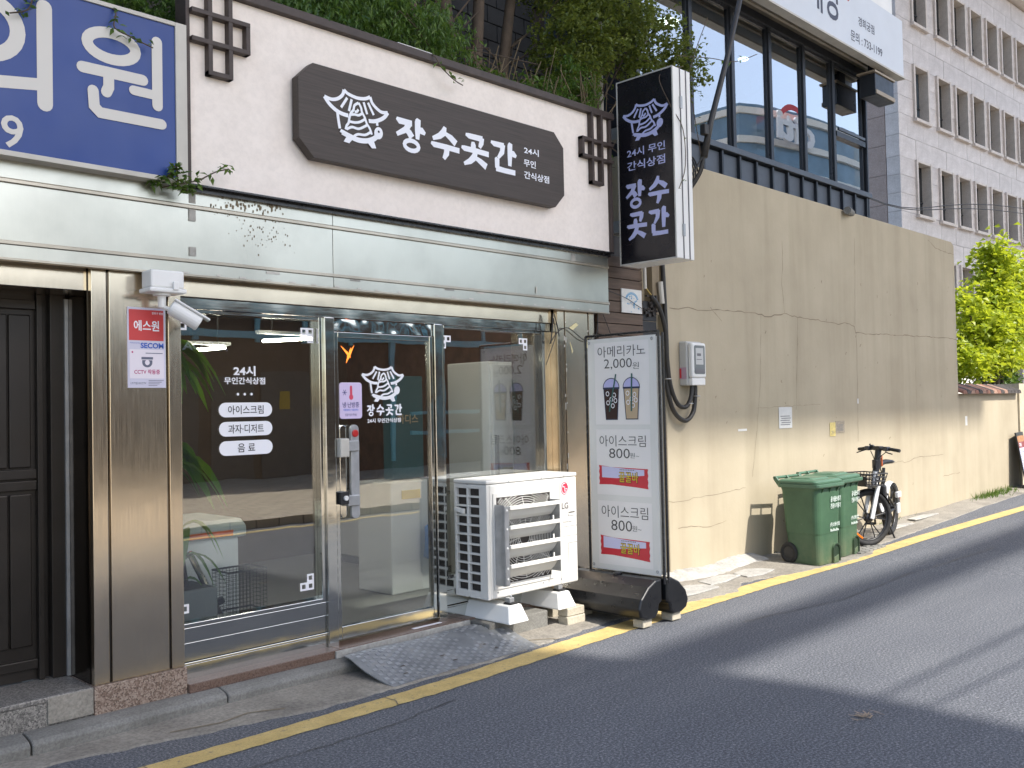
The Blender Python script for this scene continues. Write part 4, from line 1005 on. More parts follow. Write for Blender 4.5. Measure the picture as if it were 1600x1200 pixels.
m = MB(); m.stroke(FA, arc(5.315, 1.012, .033, .038, 75, 345, 18), .005, .001); m.stroke(FA, [(5.348, 1.008), (5.325, 1.008)], .005, .0012); m.stroke(FA, [(5.317, 1.028), (5.317, .992), (5.329, .992)], .005, .0014); m.ell(FA, 5.300, 1.026, .006, .006, .0016, 10); m.build('emblem_line', MT['decal'], ac)
m = MB(); m.text(FA, 'LG', 5.318, .882, .075, .048, .03); m.text(FA, 'Inverter', 5.345, .762, .10, .014, 0); m.build('lettering', flat('grey_letter', (.16, .15, .15), .5), ac)
for (x, zb, y0) in ((4.69, .135, 4.605), (5.26, .135, 4.66)):
    m = MB(); v = []
    for (z, hw, ya, yb) in ((zb, .098, y0-.005, 5.09), (zb+.012, .096, y0, 5.085), (zb+.118, .062, y0+.035, 5.05)): v += [(x-hw, ya, z), (x+hw, ya, z), (x+hw, yb, z), (x-hw, yb, z)]
    f = [(3, 2, 1, 0), (8, 9, 10, 11)] + [(4*l+i, 4*l+(i+1) % 4, 4*(l+1)+(i+1) % 4, 4*(l+1)+i) for l in (0, 1) for i in range(4)]
    m.add(v, f); m.build('foot', MT['white'], ac, bevel=.008)
    m = MB(); m.box(x-.03, x+.045, y0+.05, y0+.12, zb+.119, zb+.132); m.build('rubber_pad', MT['rubber'], ac, bevel=.003)
    m = MB(); m.box(x-.025, x+.02, y0+.06, y0+.11, zb+.133, .301); m.lathe((x+.01, y0+.085, zb+.13), (0, 0, 1), [(0, .018), (.02, .018), (.021, .009), (.05, .009)], 6); m.build('mounting_bolt', MT['galv'], ac, bevel=.004)
def brick(x0, x1, y0, y1, z0, z1, lab, grp):
    m = MB(); m.box(x0, x1, y0, y1, z0, z1)
    for v in m.v: v.x += rnd.uniform(-.004, .004); v.y += rnd.uniform(-.004, .004)
    return tag(m.build('paving_brick', MT['brick'], bevel=.007), lab, 'brick', grp)
brick(5.245, 5.445, 4.645, 4.745, .0085, .070, 'pale paving brick, lower of the two stacked under the air conditioner foot', 'loose paving bricks')
brick(5.247, 5.440, 4.648, 4.747, .072, .1335, 'pale paving brick, upper of the two stacked under the air conditioner foot', 'loose paving bricks')
brick(5.36, 5.50, 4.90, 5.0, .012, .112, 'paving brick on edge behind the stacked pair', 'loose paving bricks')
# ================================================================== BANNER STAND
bn = thing('banner_stand', 'tall double-sided banner stand with drink and ice cream prices on black water base', 'banner', (5.75, 4.5, .06))
XB = 5.75
m = MB()
m.tube([(XB, 4.84, .30), (XB, 4.84, 2.175)], .010, 10); m.tube([(XB, 4.135, .30), (XB, 4.135, 2.175)], .010, 10); m.tube([(XB, 4.835, 2.175), (XB, 4.14, 2.175)], .010, 10); m.build('frame', MT['blackgloss'], bn)
m = MB(); m.tube([(XB+.045, 4.845, .30), (XB+.045, 4.845, 2.165)], .010, 10); m.tube([(XB+.045, 4.13, .30), (XB+.045, 4.13, 2.165)], .010, 10); m.build('rear_frame', MT['blackgloss'], bn)
m = MB(); m.rect(FX(5.744), -4.815, -4.155, .355, 2.148); m.build('banner_sheet', mat('banner_film', (.76, .76, .73), .35, 0, .03, 2), bn)
m = MB(); m.rect(FR((5.80, 0, 0), (0, 1, 0), (0, 0, 1)), 4.15, 4.815, .355, 2.14); m.build('banner_sheet', MT['white'], bn)
pn = flat('print_panel', (.85, .83, .815), .4); FB_ = FX(5.743)
for (a, b, z0, z1) in ((-4.745, -4.222, 1.478, 2.115), (-4.747, -4.226, .935, 1.442), (-4.745, -4.226, .398, .888)):
    m = MB(); m.rect(FB_, a, b, z0, z1); m.build('print_panel', pn, bn)
FT = FX(5.7415); gi = flat('charcoal_print', (.05, .05, .05), .5)
m = MB(); m.text(FT, '아메리카노', -4.482, 2.043, .46, .085, -.006); m.text(FT, '2,000', -4.515, 1.944, .27, .082, -.006); m.text(FT, '원', -4.344, 1.925, .06, .05, -.008)
m.build('lettering', gi, bn); m = MB(); m.text(FT, '아이스크림', -4.49, 1.352, .445, .086, -.006); m.text(FT, '800', -4.52, 1.257, .20, .074, -.006); m.text(FT, '원~', -4.375, 1.243, .085, .04, -.008)
m.build('lettering', gi, bn); m = MB(); m.text(FT, '아이스크림', -4.485, .808, .445, .092, -.006); m.text(FT, '800', -4.515, .704, .20, .08, -.006); m.text(FT, '원~', -4.37, .69, .085, .042, -.008)
m.build('lettering', gi, bn)
def cup(a, z0, z1, w, col_, strawdir):
    h = z1-z0; ln = flat('cup_line', (.02, .03, .08), .5)
    m = MB(); m.poly(FT, [(a-w*.38, z0), (a+w*.38, z0), (a+w*.5, z1), (a-w*.5, z1)]); m.build('cup_print', col_, bn)
    m = MB(); m.poly(FT, arc(a, z1+.012, w*.52, .07, 0, 180, 14)); m.build('cup_print', flat('lilac_dome', (.5, .5, .8), .4), bn)
    m = MB(); m.stroke(FT, [(a-w*.5, z1), (a-w*.38, z0), (a+w*.38, z0), (a+w*.5, z1)], .007, .001); m.stroke(FT, arc(a, z1+.012, w*.54, .072, 0, 180, 14), .006, .0012); m.rrect(FT, a-w*.56, a+w*.56, z1, z1+.014, .006, .0014); m.build('cup_print', ln, bn)
    m = MB()
    for i, (u, v) in enumerate(((-.25, .85), (.2, .8), (0, .66), (.28, .62), (-.22, .55), (.1, .45))): m.stroke(FT, arc(a+u*w, z0+v*h, .015, .017, 0, 360, 8)[:-1], .006, .0016+.0002*i, True)
    m.build('cup_print', MT['decal'], bn)
    m = MB(); m.stroke(FT, [(a+strawdir*.05, z1+.115), (a-strawdir*.02, z0+.06)], .013, .003); m.build('cup_print', flat('green_straw', (.03, .12, .11), .5), bn)
cup(-4.585, 1.518, 1.752, .145, flat('cola_print', (.035, .012, .01), .5), 1)
cup(-4.39, 1.52, 1.752, .145, flat('coffee_print', (.52, .40, .26), .5), .15)
def candy(zc):
    red = flat('wrapper_red', (.60, .02, .04), .4); lil2 = flat('wrapper_white', (.62, .62, .85), .4)
    L_, R_ = -4.725, -4.252; top = [(L_, zc+.085)]; n = 24
    pts = []
    for i in range(7): pts.append((L_+(.006 if i % 2 else 0), zc-.075+.15*i/6))
    pts2 = [(R_-(.006 if i % 2 else 0), zc+.055-.15*i/6) for i in range(7)]
    m = MB(); m.poly(FT, (pts + [(L_+.12, zc+.062), (R_-.12, zc+.058)] + pts2 + [(R_-.12, zc-.085), (L_+.12, zc-.072)])[::-1]); m.build('wrapper_print', red, bn)
    m = MB(); m.poly(FT, [(L_+.03, zc+.068), (L_+.03, zc-.02), (-4.55, zc-.022), (-4.35, zc+.0), (R_-.035, zc+.005), (R_-.035, zc+.048), (-4.45, zc+.052)], .001); m.build('wrapper_print', lil2, bn)
    m = MB(); m.text(FT, '꿀꿀바', -4.435, zc-.012, .190, .086, .03, c=.002); m.build('wrapper_lettering', MT['ink'], bn)
    m = MB(); m.text(FT, '꿀꿀바', -4.435, zc-.012, .182, .078, .0, c=.003); m.build('wrapper_lettering', flat('wrapper_yellow', (.85, .62, .02), .4), bn)
    m = MB()
    for i in range(9): m.rect(FT, -4.52+.016*i, -4.509+.016*i, zc+.04, zc+.047, .002)
    m.build('wrapper_print', MT['grey_ink'], bn)
candy(1.088); candy(.545)
m = MB()
for (a, z) in ((-4.80, 2.12), (-4.19, 2.12), (-4.80, .385), (-4.19, .385)):
    m.torus((5.742, -a, z), (1, 0, 0), .009, .003, 12, 6)
m.build('eyelet', MT['galv'], bn)
wb = MT['tank']
for s, y0 in ((1, 0), (-1, .02)):
    pr = [(.015, .345), (.09, .34), (.18, .30), (.265, .225), (.295, .15), (.27, .09), (.20, .066), (.10, .066), (.065, .10), (.05, .16), (.015, .17)]
    pr = [(XB-s*(a)+.01*0, z) for a, z in pr]
    if s > 0: pr = pr[::-1]
    m = MB(); m.prism(FR((0, 4.145-y0, 0), (1, 0, 0), (0, 0, 1)), pr, -.79, 0); m.build('water_base', wb, bn, bevel=.045, seg=5)
m = MB(); m.lathe((5.69, 4.52, .333), (-.2, 0, 1), [(0, .034), (.02, .034), (.024, .028), (.026, .008)], 16); m.build('filler_cap', MT['blackgloss'], bn)
brick(5.53, 5.64, 4.17, 4.27, .008, .066, 'pale paving brick under the street end of the banner base', 'loose paving bricks')
brick(5.86, 5.97, 4.15, 4.25, .008, .066, 'grey paving brick under the far half of the banner base', 'loose paving bricks')
brick(5.56, 5.66, 4.76, 4.86, .014, .066, 'paving brick under the shop end of the banner base', 'loose paving bricks')
brick(5.86, 5.96, 4.76, 4.86, .014, .066, 'hidden paving brick under the far shop end of the banner base', 'loose paving bricks')
# ================================================================== CHEQUER PLATE RAMP
rp = thing('ramp_plate', 'worn chequered steel ramp plate leaning from the doorstep to the road', 'ramp', (4.03, 4.65, .06))
prof = [(4.90, .112), (4.86, .113), (4.80, .110), (4.73, .090), (4.65, .064), (4.57, .040), (4.49, .020), (4.42, .0075)]
def prz(y):
    for (a, za), (b, zb) in zip(prof, prof[1:]):
        if b <= y <= a: return za+(zb-za)*(a-y)/(a-b)
    return prof[-1][1]
pm, nt, b_ = nodes_of('chequer_plate'); v_ = coords(nt); n_ = noise(nt, v_, 5, 6)
LK(nt, ramp(nt, n_, [(.3, (.20, .215, .23)), (.6, (.33, .345, .36)), (.8, (.37, .35, .32))]), b_.inputs['Base Color'])
b_.inputs['Metallic'].default_value = .55; b_.inputs['Roughness'].default_value = .48
def plx(t, y): return (3.43+.02*math.sin(y*9))*(1-t)+(4.66+.1*(4.65-y)*0+.04)*t
m = MB(); n = 10; v = []
for (y, z) in prof:
    for i in range(n+1): v.append((plx(i/n, y), y+.012*math.sin(i*.9)*.5, z+.004*math.sin(i*1.1)))
nn = len(v)
v += [(a, b, c-.007) for a, b, c in v]; f = []
for j in range(len(prof)-1):
    for i in range(n):
        k = j*(n+1)+i; f.append((k+1, k, k+n+1, k+n+2)); f.append((nn+k, nn+k+1, nn+k+n+2, nn+k+n+1))
for j in range(len(prof)-1): k = j*(n+1); f.append((k, nn+k, nn+k+n+1, k+n+1)); k += n; f.append((k, k+n+1, nn+k+n+1, nn+k))
k = (len(prof)-1)*(n+1)
for i in range(n): f.append((k+i+1, k+i, nn+k+i, nn+k+i+1))
m.add(v, f); m.build('plate', pm, rp)
lm = mat('plate_lug', (.36, .375, .40), .38, .4, .25, 6)
m = MB(); i = 0; x = 3.475
while x < 4.66:
    y = 4.44+(.0 if i % 2 else .028); k = 0
    while y < 4.88:
        if not (4.2 < x < 4.62 and 4.62 < y < 4.83 and rnd.random() < .75):
            s = (prz(y-.012)-prz(y+.012))/.024; z = prz(y)+.0008+.004*math.sin((x-3.43)/1.27*10*1.1)
            for q in (-1, 0, 1):
                yy = y+q*.0085; zc = z-s*q*.0085; w = .0155
                m.obox((x, yy, zc), (1, 0, 0), (0, 1, -s), (0, 0, 1), w, .0031, .0022)
        y += .056; k += 1
    x += .043; i += 1
tag(m.build('tread_lugs', lm, rp), kind='stuff')
m = MB()
for (x, y) in ((3.66, 4.60), (3.98, 4.60), (4.02, 4.52), (4.4, 4.53), (4.36, 4.60), (3.62, 4.52)): m.ell(FZ(prz(y)+.006), x, y, .022, .007, 0, 10)
m.build('rust_spot', flat('rust', (.09, .055, .035), .9), rp)
# ================================================================== GREEN BINS
def dusty(name, c, dust, r):
    M, nt, b = nodes_of(name); v = coords(nt); n1 = noise(nt, v, 4, 6, .65); n2 = noise(nt, v, 40, 4)
    sx = N(nt, 'ShaderNodeSeparateXYZ'); LK(nt, v, sx.inputs[0])
    mr = N(nt, 'ShaderNodeMapRange'); mr.inputs[1].default_value = .0; mr.inputs[2].default_value = .32; mr.inputs[3].default_value = .75; mr.inputs[4].default_value = .05; LK(nt, sx.outputs['Z'], mr.inputs[0])
    mu = N(nt, 'ShaderNodeMath', operation='MULTIPLY', use_clamp=True); LK(nt, mr.outputs[0], mu.inputs[0]); LK(nt, ramp(nt, n1, [(.35, (0, 0, 0)), (.7, (1, 1, 1))]), mu.inputs[1])
    base = ramp(nt, n1, [(.3, sc(c, .82)), (.7, sc(c, 1.2))]); base = mixc(nt, mu.outputs[0], base, dust)
    sp_ = ramp(nt, n2, [(.70, (0, 0, 0)), (.76, (.5, .5, .5))]); base = mixc(nt, sp_, base, (.25, .27, .22))
    LK(nt, base, b.inputs['Base Color']); b.inputs['Roughness'].default_value = r; bump(nt, b, n2, .06, .004); return M
gp = dusty('green_plastic', (.05, .115, .06), (.16, .14, .09), .45)
gl_ = mat('green_lid', (.075, .15, .095), .42, 0, .12, 4, bmp=.03)
def rloop(w, d, r, z, cy=0, n=4):
    out = []
    for (cx_, cy_, t0) in ((w/2-r, -d/2+r, -90), (w/2-r, d/2-r, 0), (-w/2+r, d/2-r, 90), (-w/2+r, -d/2+r, 180)):
        for i in range(n+1):
            t = RAD(t0+90*i/n); out.append(Vector((cx_+r*math.cos(t), cy+cy_+r*math.sin(t), z)))
    return out
def loft(mb, loops):
    n = len(loops[0]); v = [p for l in loops for p in l]
    f = [(i*n+k, i*n+(k+1) % n, (i+1)*n+(k+1) % n, (i+1)*n+k) for i in range(len(loops)-1) for k in range(n)]
    f += [tuple(range(n-1, -1, -1)), tuple((len(loops)-1)*n+k for k in range(n))]
    mb.add(v, f)
def make_bin(label):
    t = thing('wheelie_bin', label, 'bin', (0, 0, 0), 'green food waste bins')
    m = MB(); loft(m, [rloop(.39, .36, .05, .0, -.02), rloop(.40, .37, .055, .03, -.02), rloop(.415, .39, .06, .28, -.012), rloop(.425, .40, .06, .30, -.01), rloop(.455, .44, .06, .70, 0), rloop(.47, .455, .05, .735, 0)]); m.build('body', gp, t, smooth=False, bevel=.004)
    m = MB(); loft(m, [rloop(.50, .49, .05, .728, -.005), rloop(.515, .51, .05, .74, -.01), rloop(.515, .51, .05, .768, -.01)]); m.build('rim', gl_, t, bevel=.004)
    for y in (-.245, -.20):
        pass
    m = MB()
    for x in (-.14, 0, .14): m.prism(FR((x, 0, 0), (0, 1, 0), (0, 0, 1)), [(-.255, .73), (-.215, .73), (-.215, .675)], -.004, .004)
    m.build('rim_rib', gp, t)
    m = MB(); loft(m, [rloop(.50, .47, .05, .769, .0), rloop(.505, .475, .05, .79, .0), rloop(.47, .43, .05, .806, .005), rloop(.33, .30, .06, .808, .01), rloop(.31, .28, .06, .82, .01), rloop(.2, .18, .05, .824, .015)]); m.build('lid', gl_, t, bevel=.004)
    m = MB(); m.prism(FR((-.15, 0, 0), (0, 1, 0), (0, 0, 1)), [(-.10, .812), (-.02, .812), (-.03, .824), (-.09, .824)], 0, .02); m.build('lid_rib', gl_, t, bevel=.004); m = MB(); m.prism(FR((.13, 0, 0), (0, 1, 0), (0, 0, 1)), [(-.10, .812), (-.02, .812), (-.03, .824), (-.09, .824)], 0, .02); m.build('lid_rib', gl_, t, bevel=.004)
    m = MB()
    for x in (-.22, .20, -.02): m.prism(FR((x, 0, 0), (0, 1, 0), (0, 0, 1)), [(.22, .73), (.25, .74), (.30, .80), (.30, .83), (.27, .83), (.235, .79), (.215, .78)], 0, .022)
    m.tube([(-.22, .29, .815), (.22, .29, .815)], .015, 8); m.build('handle', gl_, t, bevel=.003)
    for s in (-1, 1):
        wx = s*.205
        m = MB(); m.torus((wx, .14, .10), (1, 0, 0), .078, .024, 24, 8); w = m.build('wheel', MT['rubber'], t, smooth=True)
        m = MB(); m.lathe((wx-.018, .14, .10), (1, 0, 0), [(0, .03), (.004, .062), (.032, .062), (.036, .03)], 18); m.build('hub', mat('hub_plastic', (.03, .03, .03), .6), w)
    m = MB(); m.tube([(-.2, .14, .10), (.2, .14, .10)], .01, 8); m.build('axle', MT['galv'], t)
    # pedal niche: hood standing proud of the front face, with a step inside; dark green panel painted as the recess's shade
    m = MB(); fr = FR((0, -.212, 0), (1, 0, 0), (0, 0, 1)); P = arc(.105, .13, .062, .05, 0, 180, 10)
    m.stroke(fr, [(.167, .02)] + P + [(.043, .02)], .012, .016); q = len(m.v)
    m.prism(fr, [(.167, .02), (.167, .13)] + P[1:-1] + [(.043, .13), (.043, .02)], -.05, .004); m.build('pedal_niche', mat('niche_shade', (.012, .03, .014), .6), t)
    m = MB(); m.prism(fr, [(.173, .01), (.173, .13)] + arc(.105, .13, .068, .062, 0, 180, 10)[1:-1] + [(.037, .13), (.037, .01), (.047, .01), (.047, .13)] + arc(.105, .13, .058, .045, 180, 0, 10)[1:-1] + [(.163, .13), (.163, .01)], -.04, .014); m.build('pedal_hood', gp, t)
    m = MB(); m.prism(fr, [(.06, .0), (.150, .0), (.150, .075), (.06, .055)], -.03, .008); m.build('pedal', gp, t, bevel=.004)
    m = MB(); m.box(-.192, -.188, -.05, -.02, .02, .07); m.build('drain_plug', MT['black'], t)
    fr2 = FR((0, -.2155, .40), (1, 0, 0), (0, -.06, 1)); wp = flat('stencil_white', (.62, .70, .64), .7)
    m = MB(); m.text(fr2, '음식물쓰레기', .10, .215, .19, .055, .02, c=.004); m.build('lettering', wp, t); m = MB(); m.text(fr2, '전용수거용기', .10, .15, .19, .05, .02, c=.004); m.build('lettering', wp, t); m = MB(); m.text(fr2, '(주)신용산업', .09, -.03, .18, .045, .02, c=.006)
    for k in range(9): m.rect(fr2, .008+.018*k, .02+.018*k, -.095, -.068-.006*(k % 3), .006)
    m.build('lettering', wp, t)
    return t
bin1 = make_bin('nearer green wheeled food waste bin with white lettering, left of its twin')
bin2 = copy_tree(bin1); bin2['label'] = 'second green food waste bin standing between its twin and the bicycle'
bin1.location = (8.92, 4.59, .010); bin2.location = (9.50, 4.65, .016)
bin1.scale = (1.03, .94, 1.04); bin2.scale = (1.03, .94, 1.04)
bin1.rotation_euler = (0, 0, RAD(-3)); bin2.rotation_euler = (0, 0, RAD(2))
# ================================================================== BEIGE BOUNDARY WALL
bw = thing('boundary_wall', 'long beige painted concrete wall with cracks along the street', 'wall', (11, 5.2, 0))
m = MB(); m.prism(FR((0, 5.12, 0), (1, 0, 0), (0, 0, 1)), [(7.22, -.05), (14.62, -.05), (14.62, 3.90), (14.52, 3.95), (7.22, 3.945)], -.26, 0); m.build('wall_face', MT['wall'], bw, bevel=.01)
m = MB(); m.box(6.80, 7.22, 5.19, 5.5, -.05, 3.9); m.build('wall_return', MT['wall'], bw)
m = MB(); m.box(7.02, 7.13, 5.10, 5.19, 2.45, 3.6); m.build('pier', concrete('stained_pier', (.34, .28, .19), (.2, .16, .11), 3, .3, .5), bw)
CR = [
 ([(7.305, 2.527), (7.449, 2.524), (7.61, 2.552), (7.772, 2.531), (8.055, 2.554), (8.374, 2.56), (8.85, 2.568), (9.112, 2.542), (9.46, 2.596), (9.761, 2.57), (10.122, 2.567), (10.598, 2.554), (10.763, 2.539), (10.935, 2.571), (11.193, 2.537), (11.223, 2.459), (11.642, 2.461), (12.065, 2.478), (12.953, 2.489), (13.514, 2.502), (14.614, 2.508)], .013),
 ([(9.463, 3.392), (9.459, 3.089), (9.423, 2.945), (9.474, 2.604)], .007), ([(9.761, 2.57), (9.742, 2.253), (9.702, 1.824), (9.671, 1.54)], .010),
 ([(11.268, 3.634), (11.249, 3.093), (11.213, 2.561)], .008), ([(11.241, 2.46), (11.234, 1.83), (11.203, 1.124)], .009), ([(13.04, 2.484), (13.032, 1.836), (13.048, 1.487)], .006),
 ([(8.967, 2.554), (8.914, 1.821), (8.807, 1.286), (8.708, 0.859)], .006), ([(7.166, 0.727), (7.349, 0.717), (7.689, 0.731), (8.141, 0.739), (8.564, 0.758)], .006),
 ([(12.0, 0.805), (12.504, 0.819), (12.564, 0.79), (13.04, 0.842), (13.94, 0.833)], .008), ([(13.913, 0.524), (14.566, 0.538)], .008), ([(7.359, 0.467), (7.569, 0.469), (7.896, 0.429), (8.186, 0.462)], .008),
 ([(13.628, 3.876), (13.904, 3.787), (14.598, 3.766)], .01), ([(7.999, 2.576), (8.088, 2.518), (8.201, 2.447)], .007), ([(8.822, 1.567), (9.702, 1.582), (10.248, 1.59)], .004), ([(14.29, 3.94), (14.268, 3.76)], .008)]
r5 = random.Random(9)
for pts, w in CR:
    P = [pts[0]]
    for a, b in zip(pts, pts[1:]):
        n = max(2, int(math.dist(a, b)/.06)); amp = .008
        for i in range(1, n+1):
            t = i/n; P.append((a[0]+(b[0]-a[0])*t+r5.uniform(-amp, amp)*.6*(i < n), a[1]+(b[1]-a[1])*t+r5.uniform(-amp, amp)*(i < n)))
    m = MB(); m.stroke(FF(5.1185), P, [w*r5.uniform(.25, .95) for _ in P]); m.build('crack', MT['crack'], bw)
m = MB()
for k in range(46):
    x, z = r5.uniform(7.4, 14.4), r5.uniform(.3, 3.3); s = r5.uniform(.006, .022); m.stroke(FF(5.1183), [(x, z), (x+s*r5.uniform(-1, 1), z+s), (x+s*r5.uniform(-.5, 1.5), z+s*1.6)], s*.5)
m.build('chip', MT['crack'], bw)
pd = thing('drain_spout', 'short grey drain spout sticking out below the wall top', 'pipe', (11.06, 5.1, 3.9))
m = MB(); m.tube([(10.95, 5.05, 3.925), (11.25, 5.14, 3.945)], .045, 12); m.build('spout', MT['kerb'], pd)
m = MB(); m.torus((10.95, 5.05, 3.925), (1, .3, 0), .04, .008, 16, 6); m.build('spout_lip', MT['kerb'], pd)
def paper(name, x0, x1, z0, z1, c, lab, y=5.1165, lines=5, cat='notice', tilt=0):
    t = thing(name, lab, cat, ((x0+x1)/2, y, z0))
    m = MB(); m.prism(FF(y), [(x0, z0), (x1, z0+tilt), (x1+.004, z1+tilt), (x0+.003, z1)], 0, .0015); m.build('sheet', c, t)
    m = MB(); h = (z1-z0)
    for k in range(lines):
        z = z0+h*(.15+.1*k); m.rect(FF(y), x0+.03+.02*(k % 2), x1-.03-.02*((k+1) % 2), z, z+h*.035, .003)
    m.build('print', MT['grey_ink'], t)
wp_ = mat('paper', (.62, .62, .60), .6, 0, .08, 14)
paper('paper_notice', 9.28, 9.565, 1.342, 1.572, wp_, 'white printed notice in a sleeve taped on the beige wall above the bins')
paper('yellow_notice', 10.46, 10.60, 1.215, 1.375, mat('yellow_paper', (.55, .45, .17), .7, 0, .2, 30), 'torn yellow notice on the beige wall, left half of a pair', lines=3)
paper('grey_notice', 10.60, 10.84, 1.25, 1.39, mat('grey_paper', (.30, .26, .20), .7, 0, .25, 40), 'dark weathered notice on the beige wall beside the torn yellow one', lines=6)
m = MB(); m.rect(FF(5.1172), 11.21, 11.245, 1.59, 1.65); tag(m.build('white_tag', wp_), 'tiny white tag stuck on the wall seam above the bicycle', 'tag')
m = MB(); m.rect(FF(5.1172), 8.45, 8.62, 1.338, 1.36); tag(m.build('white_tag', wp_), 'thin white strip of paper on the wall left of the white notice', 'tag')
# plank hoarding between shop and wall
pk = thing('plank_hoarding', 'dark brown horizontal plank panel between the shop and the beige wall', 'panel', (6.5, 5.08, 1))
pw = wood('weathered_plank', (.07, .046, .032), (.145, .10, .072), (1.2, 20, 20), .7)
for i in range(20):
    z = .95+i*.0985
    m = MB(); m.box(6.17, 6.80, 5.052+rnd.uniform(-.004, .004), 5.08, z+.003, z+.0955); m.build('plank', pw, pk, bevel=.003)
for i in range(4):
    z = 2.20+i*.09
    m = MB(); m.box(6.81, 7.02, 5.062+rnd.uniform(-.006, .006), 5.085, z, z+.085); m.build('dark_plank', MT['black'], pk, bevel=.003)
m = MB(); m.box(6.1, 6.8, 5.085, 5.14, .0, 3.1); m.build('backing', MT['ac_dark'], pk)
ps = thing('blue_print_poster', 'square white tile with a blue round print on the dark planks', 'poster', (6.62, 5.045, 2.43))
m = MB(); m.box(6.482, 6.768, 5.036, 5.046, 2.432, 2.640); m.build('tile', wp_, ps)
m = MB(); bl = flat('sky_blue_print', (.12, .32, .52), .6); FPq = FF(5.0355)
for k in range(13):
    a = RAD(20+140*k/12); m.obox(FPq.p(6.625+.085*math.cos(a), 2.535+.07*math.sin(a)), (-math.sin(a), 0, math.cos(a)), (0, 1, 0), (math.cos(a), 0, math.sin(a)), .006, .0004, .011)
for k in range(26): m.ell(FPq, 6.625+r5.gauss(0, .04), 2.52+r5.gauss(0, .035), r5.uniform(.004, .013), r5.uniform(.003, .009), .0003+.0001*k, 9)
m.build('print', bl, ps)
# cables and conduits
cd_ = thing('conduit', 'black cables and grey pipe running down to the electricity meter', 'cable', (7.2, 5.08, 1.5))
def sp(p, n=6):
    out = []
    for i in range(len(p)-1):
        p0 = Vector(p[max(0, i-1)]); p1 = Vector(p[i]); p2 = Vector(p[i+1]); p3 = Vector(p[min(len(p)-1, i+2)])
        for k in range(n):
            t = k/n; out.append(0.5*(2*p1+(p2-p0)*t+(2*p0-5*p1+4*p2-p3)*t*t+(3*p1-p0-3*p2+p3)*t**3))
    return out+[Vector(p[-1])]
rb = mat('cable_rubber', (.028, .026, .024), .5, 0, .2, 9)
for nm, P, r in (('main_cable', [(7.17, 5.09, 2.95), (7.185, 5.085, 2.5), (7.19, 5.08, 2.1), (7.17, 5.08, 1.85), (7.25, 5.07, 1.58), (7.42, 5.06, 1.47), (7.55, 5.05, 1.55), (7.59, 5.05, 1.72), (7.59, 5.05, 1.81)], .022),
                 ('second_cable', [(6.90, 5.03, 2.60), (7.02, 5.03, 2.50), (7.12, 5.04, 2.30), (7.15, 5.05, 2.05), (7.20, 5.055, 1.80), (7.30, 5.05, 1.63), (7.42, 5.045, 1.60), (7.50, 5.04, 1.68), (7.53, 5.04, 1.81)], .021),
                 ('yellow_wire', [(6.82, 5.03, 2.72), (6.84, 5.03, 2.66), (6.93, 5.035, 2.60)], .005)):
    m = MB(); m.tube(sp(P), r, 10); m.build(nm, rb if 'wire' not in nm else flat('yellow_wire', (.5, .36, .1)), cd_, smooth=True)
m = MB(); m.tube([(6.815, 5.03, 2.66), (6.81, 5.03, 2.95)], .016, 8); m.build('pipe', MT['cream'], cd_); m = MB(); m.tube([(7.12, 5.07, 2.55), (7.10, 5.07, 2.75)], .025, 8); m.build('pipe', MT['cream'], cd_)
for p in ((7.17, 5.06, 1.86), (7.48, 5.035, 1.63), (7.59, 5.03, 1.70)):
    m = MB(); m.torus(p, (0, 0, 1), .026, .006, 14, 6); m.build('clip', MT['galv'], cd_)
m = MB()
for k in range(24): 
    x, z = 6.93+r5.gauss(0, .05), 2.50+r5.gauss(0, .05); m.obox((x, 5.05, z), (1, 0, 0), (0, 1, 0), (0, 0, 1), r5.uniform(.008, .02), .012, r5.uniform(.006, .016))
tag(m.build('rubble_hole', MT['ac_dark'], cd_), kind='stuff')
# electricity meter
em = thing('electricity_meter', 'grey plastic electricity meter with a clear window on the beige wall', 'meter', (7.56, 5.06, 1.8))
m = MB(); m.box(7.44, 7.685, 5.03, 5.12, 1.80, 2.215); m.build('back_box', mat('meter_grey', (.50, .50, .48), .5, 0, .05, 5), em, bevel=.012)
m = MB(); m.box(7.45, 7.68, 4.975, 5.03, 1.87, 2.20); m.build('cover', MT['white'], em, bevel=.02, seg=3)
m = MB(); m.box(7.455, 7.675, 4.985, 5.03, 1.80, 1.868); m.build('terminal_cover', MT['white'], em, bevel=.008)
m = MB(); m.rrect(FF(4.973), 7.475, 7.655, 1.905, 2.175, .02, 0); m.build('window', mat('meter_window', (.22, .24, .24), .15, 0, .1, 8), em)
m = MB(); m.rect(FF(4.9715), 7.50, 7.625, 1.905+.09, 2.15); m.build('dial_plate', flat('dial', (.50, .51, .50), .5), em)
m = MB(); m.rect(FF(4.970), 7.52, 7.585, 2.075, 2.10); m.rect(FF(4.970), 7.49, 7.64, 1.915, 1.955); m.rect(FF(4.970), 7.51, 7.60, 2.04, 2.046); m.build('dial_print', MT['grey_ink'], em)
m = MB(); m.rect(FX(7.439), -5.115, -5.04, 1.86, 1.97); m.build('label', flat('pink_label', (.45, .3, .38), .5), em)
m = MB(); m.rect(FX(7.4385), -5.115, -5.095, 1.87, 1.96); m.build('label', MT['red'], em)
